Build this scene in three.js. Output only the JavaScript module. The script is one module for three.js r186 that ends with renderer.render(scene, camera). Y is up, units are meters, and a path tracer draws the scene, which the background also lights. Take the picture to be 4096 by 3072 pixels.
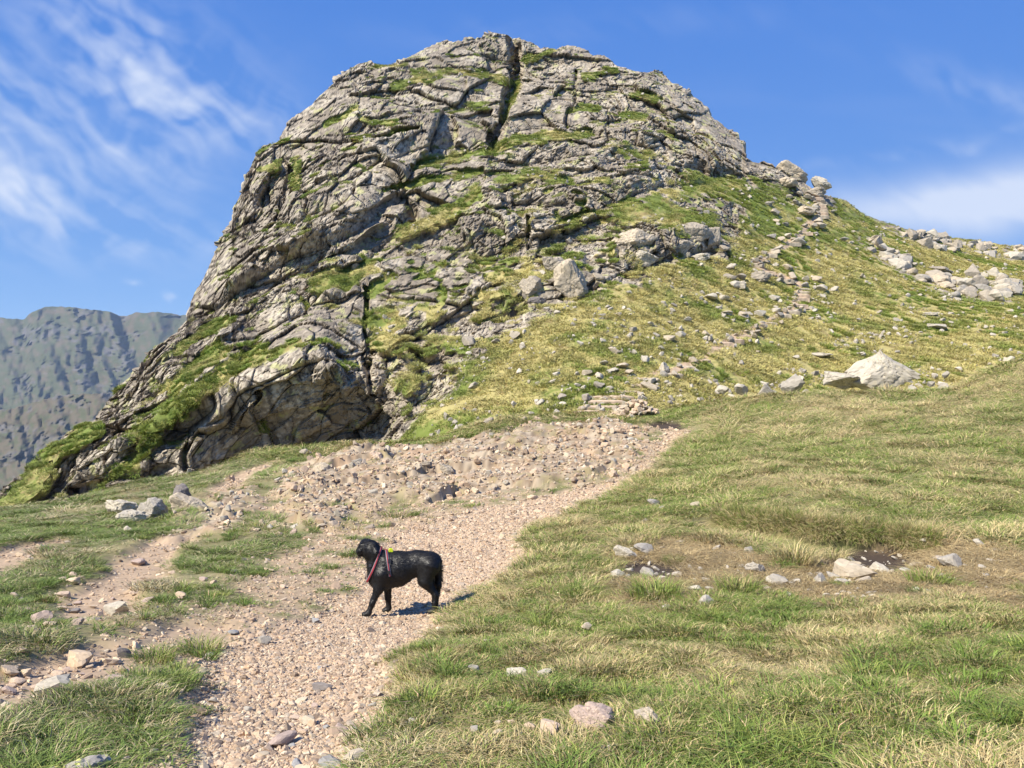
import * as THREE from 'three';
import { mergeGeometries, mergeVertices, toCreasedNormals } from 'three/addons/utils/BufferGeometryUtils.js';
import { MarchingCubes } from 'three/addons/objects/MarchingCubes.js';

// ---------------------------------------------------------------- camera, exposure, sun, sky
const scene = new THREE.Scene();
const EYE = 1.6, FOV = 53, PITCH = -1.6 * Math.PI / 180;
const camera = new THREE.PerspectiveCamera(FOV, 4 / 3, 0.05, 30000);
camera.position.set(0, EYE, 0);
camera.rotation.x = PITCH;
scene.add(camera);
const renderer = new THREE.WebGLRenderer({ antialias: true });
renderer.setSize(1024, 768);
renderer.toneMapping = THREE.LinearToneMapping;
const EXPOSURE = 1.75;
renderer.toneMappingExposure = EXPOSURE;
renderer.shadowMap.enabled = true;

const sunAzimuth = [-0.81, 0.586], sunHeight = 47 * Math.PI / 180;
const toSun = new THREE.Vector3(sunAzimuth[0] * Math.cos(sunHeight), Math.sin(sunHeight), sunAzimuth[1] * Math.cos(sunHeight)).normalize();
const sun = new THREE.DirectionalLight(new THREE.Color().setRGB(1, 0.93, 0.80), 4.6);
sun.position.copy(toSun).multiplyScalar(200);
sun.castShadow = true;
sun.shadow.mapSize.set(4096, 4096);
Object.assign(sun.shadow.camera, { left: -90, right: 90, top: 90, bottom: -90, near: 1, far: 500 });
scene.add(sun, sun.target);

// ---------------------------------------------------------------- random numbers and noise
function rng(seed) { let a = seed >>> 0; return () => { a = (a + 0x6D2B79F5) | 0; let t = Math.imul(a ^ (a >>> 15), 1 | a); t = (t + Math.imul(t ^ (t >>> 7), 61 | t)) ^ t; return ((t ^ (t >>> 14)) >>> 0) / 4294967296; }; }
const clamp = (x, a = 0, b = 1) => x < a ? a : x > b ? b : x;
const lerp = (a, b, t) => a + (b - a) * t;
const smooth = (a, b, x) => { const t = clamp((x - a) / (b - a)); return t * t * (3 - 2 * t); };
const PERM = new Uint8Array(512), G3 = [];
{ const r = rng(77), p = [...Array(256).keys()]; for (let i = 255; i > 0; i--) { const j = Math.floor(r() * (i + 1)); [p[i], p[j]] = [p[j], p[i]]; } for (let i = 0; i < 512; i++) PERM[i] = p[i & 255]; }
const GX = new Float64Array(256), GY = new Float64Array(256), GZ = new Float64Array(256);
{ const r = rng(78); for (let i = 0; i < 256; i++) { const z = r() * 2 - 1, a = r() * 6.2832, q = Math.sqrt(1 - z * z); GX[i] = q * Math.cos(a); GY[i] = q * Math.sin(a); GZ[i] = z; } }
function noise(x, y, z) {
  const X = Math.floor(x), Y = Math.floor(y), Z = Math.floor(z); x -= X; y -= Y; z -= Z;
  const u = x * x * x * (x * (x * 6 - 15) + 10), v = y * y * y * (y * (y * 6 - 15) + 10), w = z * z * z * (z * (z * 6 - 15) + 10);
  const a = X & 255, b = Y & 255, c = Z & 255;
  const g = (i, j, k, dx, dy, dz) => { const h = PERM[PERM[PERM[(a + i) & 255] + ((b + j) & 255)] + ((c + k) & 255)]; return GX[h] * dx + GY[h] * dy + GZ[h] * dz; };
  const x00 = lerp(g(0, 0, 0, x, y, z), g(1, 0, 0, x - 1, y, z), u), x10 = lerp(g(0, 1, 0, x, y - 1, z), g(1, 1, 0, x - 1, y - 1, z), u);
  const x01 = lerp(g(0, 0, 1, x, y, z - 1), g(1, 0, 1, x - 1, y, z - 1), u), x11 = lerp(g(0, 1, 1, x, y - 1, z - 1), g(1, 1, 1, x - 1, y - 1, z - 1), u);
  return lerp(lerp(x00, x10, v), lerp(x01, x11, v), w) * 1.5;
}
function fbm(x, y, z, n) { let s = 0, a = 0.5; for (let i = 0; i < n; i++) { s += a * noise(x, y, z); x = x * 2.03 + 11.3; y = y * 2.03 + 5.1; z = z * 2.03 + 7.7; a *= 0.5; } return s; }
const hash = (i, j, k) => { let h = Math.imul(i, 374761393) ^ Math.imul(j, 668265263) ^ Math.imul(k, 1274126177); h = Math.imul(h ^ (h >>> 15), 2246822519); h = Math.imul(h ^ (h >>> 13), 3266489917); return (h ^ (h >>> 16)) >>> 0; };
const W = { f1: 0, f2: 0, id: 0, x: 0, y: 0, z: 0 };
function cells(x, y, z) {                                      // nearest and second nearest cell centre
  const X = Math.floor(x), Y = Math.floor(y), Z = Math.floor(z);
  let f1 = 1e9, f2 = 1e9, id = 0, bx = 0, by = 0, bz = 0;
  for (let i = -1; i < 2; i++) for (let j = -1; j < 2; j++) for (let k = -1; k < 2; k++) {
    const h = hash(X + i, Y + j, Z + k);
    const dx = X + i + (h & 1023) / 1023 - x, dy = Y + j + ((h >>> 10) & 1023) / 1023 - y, dz = Z + k + ((h >>> 20) & 1023) / 1023 - z;
    const d = dx * dx + dy * dy + dz * dz;
    if (d < f1) { f2 = f1; f1 = d; id = h; bx = dx; by = dy; bz = dz; } else if (d < f2) f2 = d;
  }
  W.f1 = Math.sqrt(f1); W.f2 = Math.sqrt(f2); W.id = id; W.x = -bx; W.y = -by; W.z = -bz;
}
const idr = (n) => ((Math.imul(W.id ^ (n * 7919), 2654435761) >>> 8) & 0xffff) / 65535;
// one blocky layer: every cell is a block that stands proud or back by its own amount and is tilted in its own way
function blocks(x, y, z, tilt) { cells(x, y, z); return (idr(1) - 0.5) + tilt * ((idr(2) - 0.5) * W.x + (idr(3) - 0.5) * W.y + (idr(4) - 0.5) * W.z) - 0.22 * (1 - smooth(0, 0.035, W.f2 - W.f1)); }

// ---------------------------------------------------------------- survey of the place: bearings and slopes sighted from the standing point
const FOCAL = 1536 / Math.tan(FOV * Math.PI / 360), CP = Math.cos(PITCH), SP = Math.sin(PITCH);
function sight(px, py) {                                        // -> bearing s = x / depth and slope t = (y - EYE) / depth
  const x = (px - 2048) / FOCAL, y = -(py - 1536) / FOCAL, yy = y * CP + SP, dz = CP - y * SP;
  return [x / dz, yy / dz];
}
const K = 4096 / 2212;
const sightK = (x, y) => sight(x * K, y * K);
function tps(pts) {                                             // thin plate spline through [x, y, value]
  const n = pts.length, m = n + 3, A = Array.from({ length: m }, () => new Float64Array(m + 1));
  const U = (r2) => r2 < 1e-12 ? 0 : r2 * Math.log(r2);
  for (let i = 0; i < n; i++) {
    for (let j = 0; j < n; j++) A[i][j] = U((pts[i][0] - pts[j][0]) ** 2 + (pts[i][1] - pts[j][1]) ** 2) + (i === j ? 1e-5 : 0);
    A[i][n] = A[n][i] = 1; A[i][n + 1] = A[n + 1][i] = pts[i][0]; A[i][n + 2] = A[n + 2][i] = pts[i][1]; A[i][m] = pts[i][2];
  }
  for (let c = 0; c < m; c++) {
    let p = c; for (let r = c + 1; r < m; r++) if (Math.abs(A[r][c]) > Math.abs(A[p][c])) p = r;
    [A[c], A[p]] = [A[p], A[c]];
    for (let r = c + 1; r < m; r++) { const f = A[r][c] / A[c][c]; if (f) for (let k = c; k <= m; k++) A[r][k] -= f * A[c][k]; }
  }
  const w = new Float64Array(m);
  for (let c = m - 1; c >= 0; c--) { let s = A[c][m]; for (let k = c + 1; k < m; k++) s -= A[c][k] * w[k]; w[c] = s / A[c][c]; }
  const X = Float64Array.from(pts, (p) => p[0]), Y = Float64Array.from(pts, (p) => p[1]);
  return (x, y) => { let s = w[n] + w[n + 1] * x + w[n + 2] * y; for (let i = 0; i < n; i++) { const dx = x - X[i], dy = y - Y[i], r2 = dx * dx + dy * dy; if (r2 > 1e-12) s += w[i] * r2 * Math.log(r2); } return s; };
}
function table(pts) { return (x) => { if (x <= pts[0][0]) return pts[0][1]; for (let i = 1; i < pts.length; i++) if (x <= pts[i][0]) return lerp(pts[i - 1][1], pts[i][1], (x - pts[i - 1][0]) / Math.max(1e-9, pts[i][0] - pts[i - 1][0])); return pts[pts.length - 1][1]; }; }
// distance to a polyline and side (+ above / left of its direction); t runs 0..1 along it
const PL = { d: 0, side: 1, t: 0 };
function polyDist(P, x, y) {
  let best = 1e18, side = 1, tt = 0;
  for (let i = 0; i + 1 < P.length; i++) {
    const ax = P[i][0], ay = P[i][1], ex = P[i + 1][0] - ax, ey = P[i + 1][1] - ay, l2 = ex * ex + ey * ey;
    const u = clamp(((x - ax) * ex + (y - ay) * ey) / l2), dx = x - ax - u * ex, dy = y - ay - u * ey, d = dx * dx + dy * dy;
    if (d < best) { best = d; side = ex * dy - ey * dx > 0 ? 1 : -1; tt = (i + u) / (P.length - 1); }
  }
  PL.d = Math.sqrt(best); PL.side = side; PL.t = tt; return PL.d;
}
function inPoly(P, x, y) { let c = false; for (let i = 0, j = P.length - 1; i < P.length; j = i++) if ((P[i][1] > y) !== (P[j][1] > y) && x < (P[j][0] - P[i][0]) * (y - P[i][1]) / (P[j][1] - P[i][1]) + P[i][0]) c = !c; return c; }
function polySigned(P, x, y) { const d = polyDist(P.ring ??= [...P, P[0]], x, y); return inPoly(P, x, y) ? d : -d; }
function meshFromGrid(nc, nr, pos, col, wrapTest) {
  const g = new THREE.BufferGeometry();
  g.setAttribute('position', new THREE.BufferAttribute(pos, 3));
  if (col) g.setAttribute('color', new THREE.BufferAttribute(col, 3));
  const idx = new Uint32Array((nc - 1) * (nr - 1) * 6); let q = 0;
  for (let j = 0; j + 1 < nr; j++) for (let i = 0; i + 1 < nc; i++) { const a = j * nc + i, b = a + 1, c = a + nc, d = c + 1; idx[q++] = a; idx[q++] = b; idx[q++] = d; idx[q++] = a; idx[q++] = d; idx[q++] = c; }
  g.setIndex(new THREE.BufferAttribute(idx, 1));
  g.computeVertexNormals();
  return g;
}
const taken = {};
function numbered(name) { const n = taken[name] = (taken[name] ?? -1) + 1; return n ? `${name}_${String(n).padStart(3, '0')}` : name; }
function tag(o, label, category, group) { o.userData.label = label; if (category) o.userData.category = category; if (group) o.userData.group = group; o.castShadow = o.receiveShadow = true; return o; }
function structure(name, geo, mat, label) { const m = new THREE.Mesh(geo, mat); m.name = name; m.userData.kind = 'structure'; if (label) m.userData.label = label; m.castShadow = m.receiveShadow = true; scene.add(m); return m; }

// ---------------------------------------------------------------- the sky: clear air, high veils of cirrus
{
  const w = 3072, h = 1536, data = new Float32Array(w * h * 4), E = EXPOSURE;
  // veils: [px, py, half length, half height, tilt in degrees, strength]
  const veils = [[620, 230, 430, 200, -38, 1.15], [170, 480, 440, 280, -25, 0.8], [900, 440, 330, 90, -18, 0.75], [650, 620, 260, 110, 0, 0.55], [300, 830, 560, 120, -12, 0.75], [500, 980, 620, 90, -4, 0.45], [60, 700, 300, 120, -25, 0.6],
    [3880, 790, 640, 120, 9, 1.8], [3750, 560, 640, 30, 13, 0.4], [4000, 340, 420, 60, -12, 0.5], [2300, 120, 900, 60, 4, 0.12], [4300, 850, 500, 90, 8, 0.9]].map(([x, y, a, b, t, k]) => { const [s, e] = sight(x, y); return [s, e, a / FOCAL, b / FOCAL, t * Math.PI / 180, k]; });
  const puffs = [[532, 1128, 34, 12, -8, 0.8], [680, 1190, 30, 18, -30, 0.8]].map(([x, y, a, b, t, k]) => { const [s, e] = sight(x, y); return [s, e, a / FOCAL, b / FOCAL, t * Math.PI / 180, k]; });
  for (let j = 0; j < h; j++) for (let i = 0; i < w; i++) {
    const el = ((j + 0.5) / h - 0.5) * Math.PI, az = ((i + 0.5) / w - 0.5) * 2 * Math.PI;
    const x = Math.cos(el) * Math.cos(az), y = Math.sin(el), z = Math.cos(el) * Math.sin(az);
    const up = Math.max(0, y), k = Math.pow(1 - up, 3.4), kh = Math.pow(1 - up, 14);
    let r = lerp(0.052, 0.27, k) + 0.10 * kh, g = lerp(0.20, 0.52, k) + 0.10 * kh, b = lerp(0.70, 0.93, k) + 0.02 * kh;
    let c = 0;
    if (y > -0.05) {
      const st = 1 / Math.max(0.12, y + 0.16);
      const cx = x * st, cz = z * st, wv = fbm(cx * 0.9, 3.1, cz * 0.9, 3);
      const high = fbm(cx * 1.1 + wv, 9.2 + wv * 0.8, cz * 3.2, 4);
      c = 0.32 * smooth(0.02, 0.5, high) * smooth(0.0, 0.12, y);
      if (z < -0.2) {
        const s = x / -z, e = y / -z;
        const wx = fbm(s * 4.5, e * 4.5, 1.7, 4) * 0.11, wy = fbm(s * 4.5 + 7, e * 4.5, 5.2, 4) * 0.07;
        const wisp = 0.42 + 1.5 * fbm((s * 0.8 - e * 0.6 + wx) * 7, (s * 0.6 + e * 0.8 + wy) * 30, 2.2, 6) + 0.8 * fbm(s * 14, e * 20 + wx * 40, 8, 5);
        let v = 0;
        for (const [vs, ve, va, vb, vt, vk] of veils) {
          const dx = s - vs + wx * (va > 0.15 ? 0.6 : 1), dy = e - ve + wy * (vk > 1 ? 0.35 : 0.8), lx = (dx * Math.cos(vt) + dy * Math.sin(vt)) / va, ly = (-dx * Math.sin(vt) + dy * Math.cos(vt)) / vb;
          v += vk * Math.exp(-(lx * lx + ly * ly)) * (vk > 1.3 || vk === 0.9 ? 0.85 + 0.25 * (wisp - 0.5) : clamp(wisp, 0, 1.3));
        }
        for (const [vs, ve, va, vb, vt, vk] of puffs) {
          const dx = s - vs + wx * 0.08, dy = e - ve + wy * 0.1, lx = (dx * Math.cos(vt) + dy * Math.sin(vt)) / va, ly = (-dx * Math.sin(vt) + dy * Math.cos(vt)) / vb;
          v += vk * Math.exp(-Math.pow(lx * lx + ly * ly, 1.4)) * clamp(0.7 + 1.2 * noise(s * 70, e * 90, 3));
        }
        const f = smooth(-0.2, -0.55, z); c = lerp(c, v * 0.6 + c * 0.12, f);
      }
    }
    c = clamp(c, 0, 0.85);
    r = lerp(r, 0.74, c); g = lerp(g, 0.82, c); b = lerp(b, 0.99, c);
    const o = (j * w + i) * 4; data[o] = r / E; data[o + 1] = g / E; data[o + 2] = b / E; data[o + 3] = 1;
  }
  const tex = new THREE.DataTexture(data, w, h, THREE.RGBAFormat, THREE.FloatType);
  tex.mapping = THREE.EquirectangularReflectionMapping; tex.magFilter = tex.minFilter = THREE.LinearFilter; tex.needsUpdate = true;
  scene.background = tex; scene.environment = tex;
}

// ---------------------------------------------------------------- shared materials
const matRock = new THREE.MeshStandardMaterial({ vertexColors: true, roughness: 0.93, flatShading: true });
const matTerrain = new THREE.MeshStandardMaterial({ vertexColors: true, roughness: 0.93 });
const mix3 = (a, b, t) => [lerp(a[0], b[0], t), lerp(a[1], b[1], t), lerp(a[2], b[2], t)];

// ---------------------------------------------------------------- the saddle: near ground
const edgeList = [[-1500, 2200, 13], [-600, 2110, 14.5], [0, 2046, 16], [271, 2010, 18], [543, 1937, 20], [814, 1893, 21], [1000, 1823, 22], [1200, 1793, 22], [1482, 1780, 22], [1779, 1748, 22], [1952, 1695, 22], [2285, 1666, 23], [2640, 1648, 24], [2800, 1624, 22.5], [3010, 1600, 21.5], [3535, 1573, 21], [3850, 1556, 20], [3960, 1490, 20], [4096, 1452, 20], [4600, 1420, 20], [5400, 1400, 20]];
const edgeDepth = table(edgeList.map(([x, y, d]) => [sight(x, y)[0], d]));
const groundPts = [
  [2048, 3072, 3.0], [0, 3072, 3.05], [4096, 3072, 2.72], [1300, 3072, 3.08], [-900, 2900, 3.6], [5000, 2900, 3.2],
  [0, 2600, 5], [1000, 2700, 4.75], [1465, 2448, 7.25], [1750, 2437, 7.5], [2600, 2600, 5.1], [3300, 2650, 4.75], [4096, 2600, 4.6],
  [0, 2300, 8.5], [600, 2250, 9.5], [2700, 2270, 8.3], [3400, 2245, 8.6], [3400, 2135, 9.3], [4096, 2250, 8], [2200, 2330, 8],
  [2000, 2150, 10.8], [1500, 2150, 11.5], [1000, 2110, 12.4], [0, 2150, 11.8], [2500, 2000, 13.2], [3000, 1900, 13.5], [3500, 1900, 13], [4096, 1900, 12.4],
  [2000, 1900, 16.6], [2400, 1850, 17.3], [1500, 1910, 17.2], [1000, 1960, 16.5], [500, 2050, 14.6], [2700, 1740, 20], [3500, 1750, 16.5], [4096, 1700, 15.5], [4900, 1800, 14], [-700, 2250, 10],
  ...edgeList.filter((_, i) => i > 0)];
const groundBase = tps([[0, 0, 0], [-3, 0.5, 0.02], [3, 0.5, 0.1], [0, 4, 0.25], ...groundPts.map(([px, py, d]) => { const [s, t] = sight(px, py); return [s * d, -d, EYE + t * d]; })]);
function groundSmooth(x, z) {
  const d = Math.max(0.3, -z), s = clamp(x / d, -1.2, 1.2), e = edgeDepth(s), dd = d - e;
  if (dd <= 0) return groundBase(x, z);
  const h = groundBase(s * e, -e), fall = s < -0.02 ? lerp(0.55, 0.3, smooth(-0.35, -0.02, s)) : lerp(0.3, 0.14, smooth(-0.02, 0.08, s));
  return h - fall * dd * smooth(-1, 2.5, dd) - 0.03 * Math.max(0, dd - 5) ** 2;
}
function cast(px, py, f, near = 1.5, far = 30) {                // where a sighted line meets a height function
  const [s, t] = sight(px, py); let a = near, b = far;
  for (let d = near; d < far; d *= 1.01) if (EYE + t * d < f(s * d, -d)) { b = d; a = d / 1.011; break; } else if (d * 1.01 >= far) return null;
  for (let k = 0; k < 30; k++) { const m = (a + b) / 2; if (EYE + t * m < f(s * m, -m)) b = m; else a = m; }
  return [s * b, EYE + t * b, -b];
}
const onGround = (list) => list.map(([x, y]) => { const p = cast(x, y, groundSmooth); return p ? [p[0], p[2]] : null; }).filter(Boolean);
const pathPoly = onGround([[520, 3300], [600, 3071], [640, 2990], [760, 2850], [800, 2700], [840, 2600], [900, 2545], [1100, 2490], [1280, 2425], [1400, 2340], [1450, 2230], [1560, 2140], [1750, 2070], [2000, 2010], [2250, 1965], [2480, 1900], [2590, 1810], [2640, 1740], [2700, 1705], [2760, 1715], [2700, 1790], [2600, 1880], [2500, 1945], [2350, 2015], [2130, 2115], [2080, 2190], [2060, 2270], [1890, 2370], [1760, 2455], [1690, 2560], [1610, 2690], [1570, 2790], [1510, 2880], [1420, 2980], [1350, 3071], [1300, 3300]]);
const stonyPoly = onGround([[-200, 2760], [300, 2600], [700, 2500], [900, 2400], [1100, 2250], [1350, 2080], [900, 2130], [1000, 1990], [1500, 1900], [2000, 1800], [2500, 1720], [2640, 1700], [2500, 1930], [2100, 2100], [1700, 2300], [1400, 2450], [850, 2560], [780, 2640], [500, 2680], [100, 2830], [-200, 2900]]);
const trailLines = [[[330, 2480], [430, 2370], [560, 2250], [700, 2150]], [[-60, 2280], [100, 2190], [230, 2160]], [[860, 1990], [960, 1900], [1080, 1850]], [[-50, 2800], [250, 2690], [560, 2600], [800, 2520]]].map(onGround);
const rockPolys = [[[690, 2150], [740, 2080], [900, 1990], [1010, 1960], [1050, 2010], [1000, 2100], [860, 2140]],
  [[1080, 1990], [1150, 1880], [1300, 1830], [1450, 1800], [1800, 1770], [2000, 1720], [2200, 1700], [2450, 1700], [2620, 1730], [2560, 1830], [2420, 1920], [2200, 1960], [1900, 1990], [1500, 2030], [1250, 2060]],
  [[1000, 2090], [1300, 2060], [1500, 2060], [1400, 2110], [1050, 2140]]].map(onGround);
const peatPolys = [[[3130, 2190], [3300, 2165], [3480, 2155], [3700, 2190], [3640, 2260], [3500, 2290], [3330, 2260], [3150, 2240]], [[2590, 1700], [2640, 1680], [2720, 1685], [2740, 1715], [2650, 1720]], [[2450, 2260], [2640, 2230], [2800, 2290], [2700, 2350], [2480, 2330]]].map(onGround);
const stonyBed = onGround([[2420, 2350], [2480, 2230], [2700, 2180], [3000, 2200], [3100, 2280], [3400, 2180], [3800, 2180], [4200, 2240], [4200, 2480], [3900, 2400], [3600, 2390], [3300, 2420], [3050, 2400], [2800, 2420], [2600, 2460]]);
const lipLine = onGround([[2880, 2075], [2960, 2105], [3060, 2120], [3180, 2130], [3300, 2150], [3420, 2148], [3560, 2165], [3660, 2180], [3740, 2190]]);
const nearPolys = (list, x, z, w) => { let m = -1e9; for (const P of list) { m = Math.max(m, polySigned(P, x, z)); } return m / w; };
const GM = { path: 0, stony: 0, trail: 0, rock: 0, peat: 0, bed: 0, grass: 0, lip: 0, outcrop: 0 };
const boxOf = (P, m) => [Math.min(...P.map((p) => p[0])) - m, Math.max(...P.map((p) => p[0])) + m, Math.min(...P.map((p) => p[1])) - m, Math.max(...P.map((p) => p[1])) + m];
function areaMask(P, margin) { const b = boxOf(P, margin); return (x, z) => x < b[0] || x > b[1] || z < b[2] || z > b[3] ? -margin : Math.max(-margin, polySigned(P, x, z)); }
const mPath = areaMask(pathPoly, 2), mStony = areaMask(stonyPoly, 2), mRock = rockPolys.map((p) => areaMask(p, 1.5)), mPeat = peatPolys.map((p) => areaMask(p, 1)), mBed = areaMask(stonyBed, 1.2), bLip = boxOf(lipLine, 1.2), bTrail = trailLines.map((t) => boxOf(t, 1.5));
function groundMasks(x, z) {
  const d = Math.max(1, -z), q = 0.06 + 0.012 * d;
  const n1 = fbm(x * 1.6, 0.3, z * 1.6, 3), n2 = fbm(x * 5.5, 2.3, z * 5.5, 2), n3 = noise(x * 0.55, 8.1, z * 0.55);
  GM.n1 = n1; GM.n2 = n2; GM.n3 = n3;
  GM.path = smooth(-q, q, mPath(x, z) + n1 * 0.35 + n2 * 0.18);
  GM.stony = smooth(-0.45, 0.35, mStony(x, z) + n1 * 0.5) * smooth(-0.25, 0.2, n1 + n2 * 0.6 + 0.12);
  let tr = 0; trailLines.forEach((P, i) => { const b = bTrail[i]; if (x > b[0] && x < b[1] && z > b[2] && z < b[3]) tr = Math.max(tr, 1 - smooth(0.22, 0.5, polyDist(P, x, z) + n1 * 0.4)); }); GM.trail = tr;
  let r = -2; for (const m of mRock) r = Math.max(r, m(x, z)); GM.rock = smooth(-0.3, 0.4, r + n1 * 0.9);
  let p = -2; for (const m of mPeat) p = Math.max(p, m(x, z)); GM.peat = smooth(-0.1, 0.12, p + n2 * 0.2);
  GM.bed = smooth(-0.25, 0.25, mBed(x, z) + n1 * 0.8) * smooth(-0.3, 0.1, n1 + 0.15);
  GM.lip = 0; if (x > bLip[0] && x < bLip[1] && z > bLip[2] && z < bLip[3]) { polyDist(lipLine, x, z); GM.lip = smooth(1, 0.85, Math.abs(PL.t - 0.5) * 2) * (1 - smooth(0.0, 0.9, PL.d)) * 1; GM.lipSide = PL.side; GM.lipD = PL.d; }
  GM.grass = clamp(1 - Math.max(GM.path, GM.stony * 0.8, GM.trail, GM.lip > 0.1 && GM.lipSide > 0 && GM.lipD < 0.4 ? 1 : 0, GM.rock * (n1 + 0.5 * n2 > 0.12 ? 0.45 : 0.95), GM.peat * 1.0, GM.bed * 0.75));
}
function groundHeight(x, z) {                                   // needs groundMasks(x, z) just before
  let y = groundSmooth(x, z);
  const gm = GM;
  y += gm.n3 * 0.05 + gm.n1 * 0.05 * (1 - gm.path * 0.7) + gm.grass * (0.035 * gm.n2 + 0.03);
  if (z < -2.4) {
    y -= 0.05 * gm.path * smooth(0, 0.6, 1 - gm.rock) + 0.05 * gm.trail;
    if (gm.rock > 0.01) {
      const a = 0.17 * blocks(x * 0.6 + z * 0.3, 1.5, z * 0.9, 0.9) + 0.075 * blocks(x * 1.8, 4.5, z * 2.2, 1.1) + 0.03 * blocks(x * 4.5, 9.5, z * 5, 1.1);
      y += gm.rock * (a + 0.1);
    }
    y -= 0.03 * gm.peat;
    if (gm.lip) y += (gm.lipSide > 0 ? -0.08 * smooth(0.9, 0.15, gm.lipD) : 0.05 * smooth(0.9, 0.0, gm.lipD)) * smooth(0, 0.08, gm.lip);
  }
  return y;
}
const groundY = (x, z) => { groundMasks(x, z); return groundHeight(x, z); };
const C = { grassA: [0.13, 0.135, 0.045], grassB: [0.30, 0.24, 0.115], soil: [0.39, 0.28, 0.18], peat: [0.045, 0.03, 0.02], path: [0.50, 0.37, 0.25], rockL: [0.36, 0.305, 0.23], rockM: [0.195, 0.162, 0.12], rockD: [0.055, 0.047, 0.038], pale: [0.52, 0.465, 0.36], lichen: [0.40, 0.40, 0.15], rust: [0.42, 0.27, 0.16], thatch: [0.31, 0.22, 0.12] };
console.log('ground');
{
  const nc = 600, nr = 680, pos = new Float32Array(nc * nr * 3), col = new Float32Array(nc * nr * 3);
  for (let j = 0; j < nr; j++) {
    const d = 0.45 * Math.pow(38 / 0.45, Math.pow(j / (nr - 1), 0.72));
    for (let i = 0; i < nc; i++) {
      const s = -1.05 + 2.1 * i / (nc - 1), x = s * d, z = -d, k = (j * nc + i) * 3;
      groundMasks(x, z);
      pos[k] = x; pos[k + 1] = groundHeight(x, z); pos[k + 2] = z;
      const f = noise(x * 23, 1, z * 23), f2 = noise(x * 60, 4, z * 60), dry = smooth(-0.3, 0.45, GM.n1 * 0.7 + GM.n3 * 0.6 + f * 0.25);
      let c = mix3(C.grassA, C.grassB, dry * 0.75);
      const soilNoise = 1 + 0.28 * f + 0.2 * f2;
      c = mix3(c, C.thatch.map((v) => v * soilNoise), GM.bed);
      c = mix3(c, C.soil.map((v) => v * soilNoise), Math.max(GM.stony * 0.85, GM.trail));
      c = mix3(c, C.path.map((v) => v * (1 + 0.2 * f + 0.25 * f2)), GM.path);
      if (GM.rock > 0.02) { const t = smooth(-0.3, 0.35, noise(x * 4, 6, z * 4) + 0.6 * f); let rc = mix3([0.26, 0.19, 0.12], [0.41, 0.33, 0.23], t); rc = mix3(rc, C.grassB, smooth(0.15, 0.4, noise(x * 2.2, 3, z * 2.2) + 0.3 * f) * 0.8); rc = mix3(rc, C.rust, smooth(0.3, 0.5, noise(x * 1.4, 13, z * 1.4)) * 0.5); rc = mix3(rc, C.rockD, smooth(0.28, 0.5, noise(x * 9, 2, z * 9)) * 0.6); c = mix3(c, rc, GM.rock); }
      c = mix3(c, C.peat.map((v) => v * soilNoise), GM.peat);
      col[k] = c[0]; col[k + 1] = c[1]; col[k + 2] = c[2];
    }
  }
  structure('ground', meshFromGrid(nc, nr, pos, col), matTerrain, 'trodden saddle of turf, gravel and bare rock');
}

// ---------------------------------------------------------------- the crag: rocky dome and its grassy flank
const skyList = [[-900, 2380], [-300, 2110], [-60, 1985], [0, 1953], [22, 1937], [46, 1922], [65, 1901], [103, 1891], [111, 1861], [133, 1834], [152, 1809], [168, 1796], [228, 1763], [271, 1725], [326, 1703], [374, 1671], [391, 1644], [434, 1595], [462, 1573], [471, 1535], [521, 1503], [564, 1486], [577, 1438], [602, 1405], [651, 1362], [700, 1329], [745, 1282], [753, 1248], [765, 1205], [781, 1166], [798, 1142], [833, 1071], [857, 1017], [884, 957], [906, 930], [929, 909], [938, 838], [950, 800], [971, 762], [998, 670], [1025, 610], [1057, 583], [1112, 564], [1128, 534], [1155, 485], [1204, 447], [1247, 420], [1280, 382], [1335, 333], [1347, 317], [1388, 284], [1432, 255], [1483, 242], [1500, 257], [1540, 263], [1589, 255], [1627, 236], [1681, 203], [1746, 181], [1768, 165], [1790, 157], [1806, 173], [1833, 168], [1931, 149], [1965, 130], [2029, 138], [2048, 152], [2079, 152], [2117, 168], [2150, 179], [2163, 198], [2247, 198], [2269, 192], [2307, 198], [2350, 217], [2361, 230], [2405, 232], [2443, 244], [2475, 263], [2519, 274], [2567, 284], [2622, 279], [2649, 287], [2676, 317], [2698, 350], [2736, 371], [2790, 398], [2822, 431], [2844, 469], [2893, 507], [2931, 529], [2947, 553], [2969, 565], [2977, 605], [2985, 628], [3018, 645], [3057, 645], [3109, 672], [3200, 712], [3245, 752], [3318, 787], [3366, 798], [3415, 828], [3459, 862], [3524, 885], [3578, 902], [3643, 920], [3713, 936], [3822, 955], [3930, 968], [4012, 984], [4096, 994], [4400, 1020], [5000, 1060]];
const skySlope = (() => { const f = table(skyList.map(([x, y]) => sight(x, y))); return f; })();
const footList = [[-900, 2520], [0, 2200], [543, 2080], [1000, 1980], [1482, 1930], [1700, 1890], [1952, 1790], [2285, 1725], [2640, 1700], [3010, 1680], [3535, 1650], [4096, 1590], [5000, 1540]];
const footSlope = table(footList.map(([x, y]) => sight(x, y)));
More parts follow.
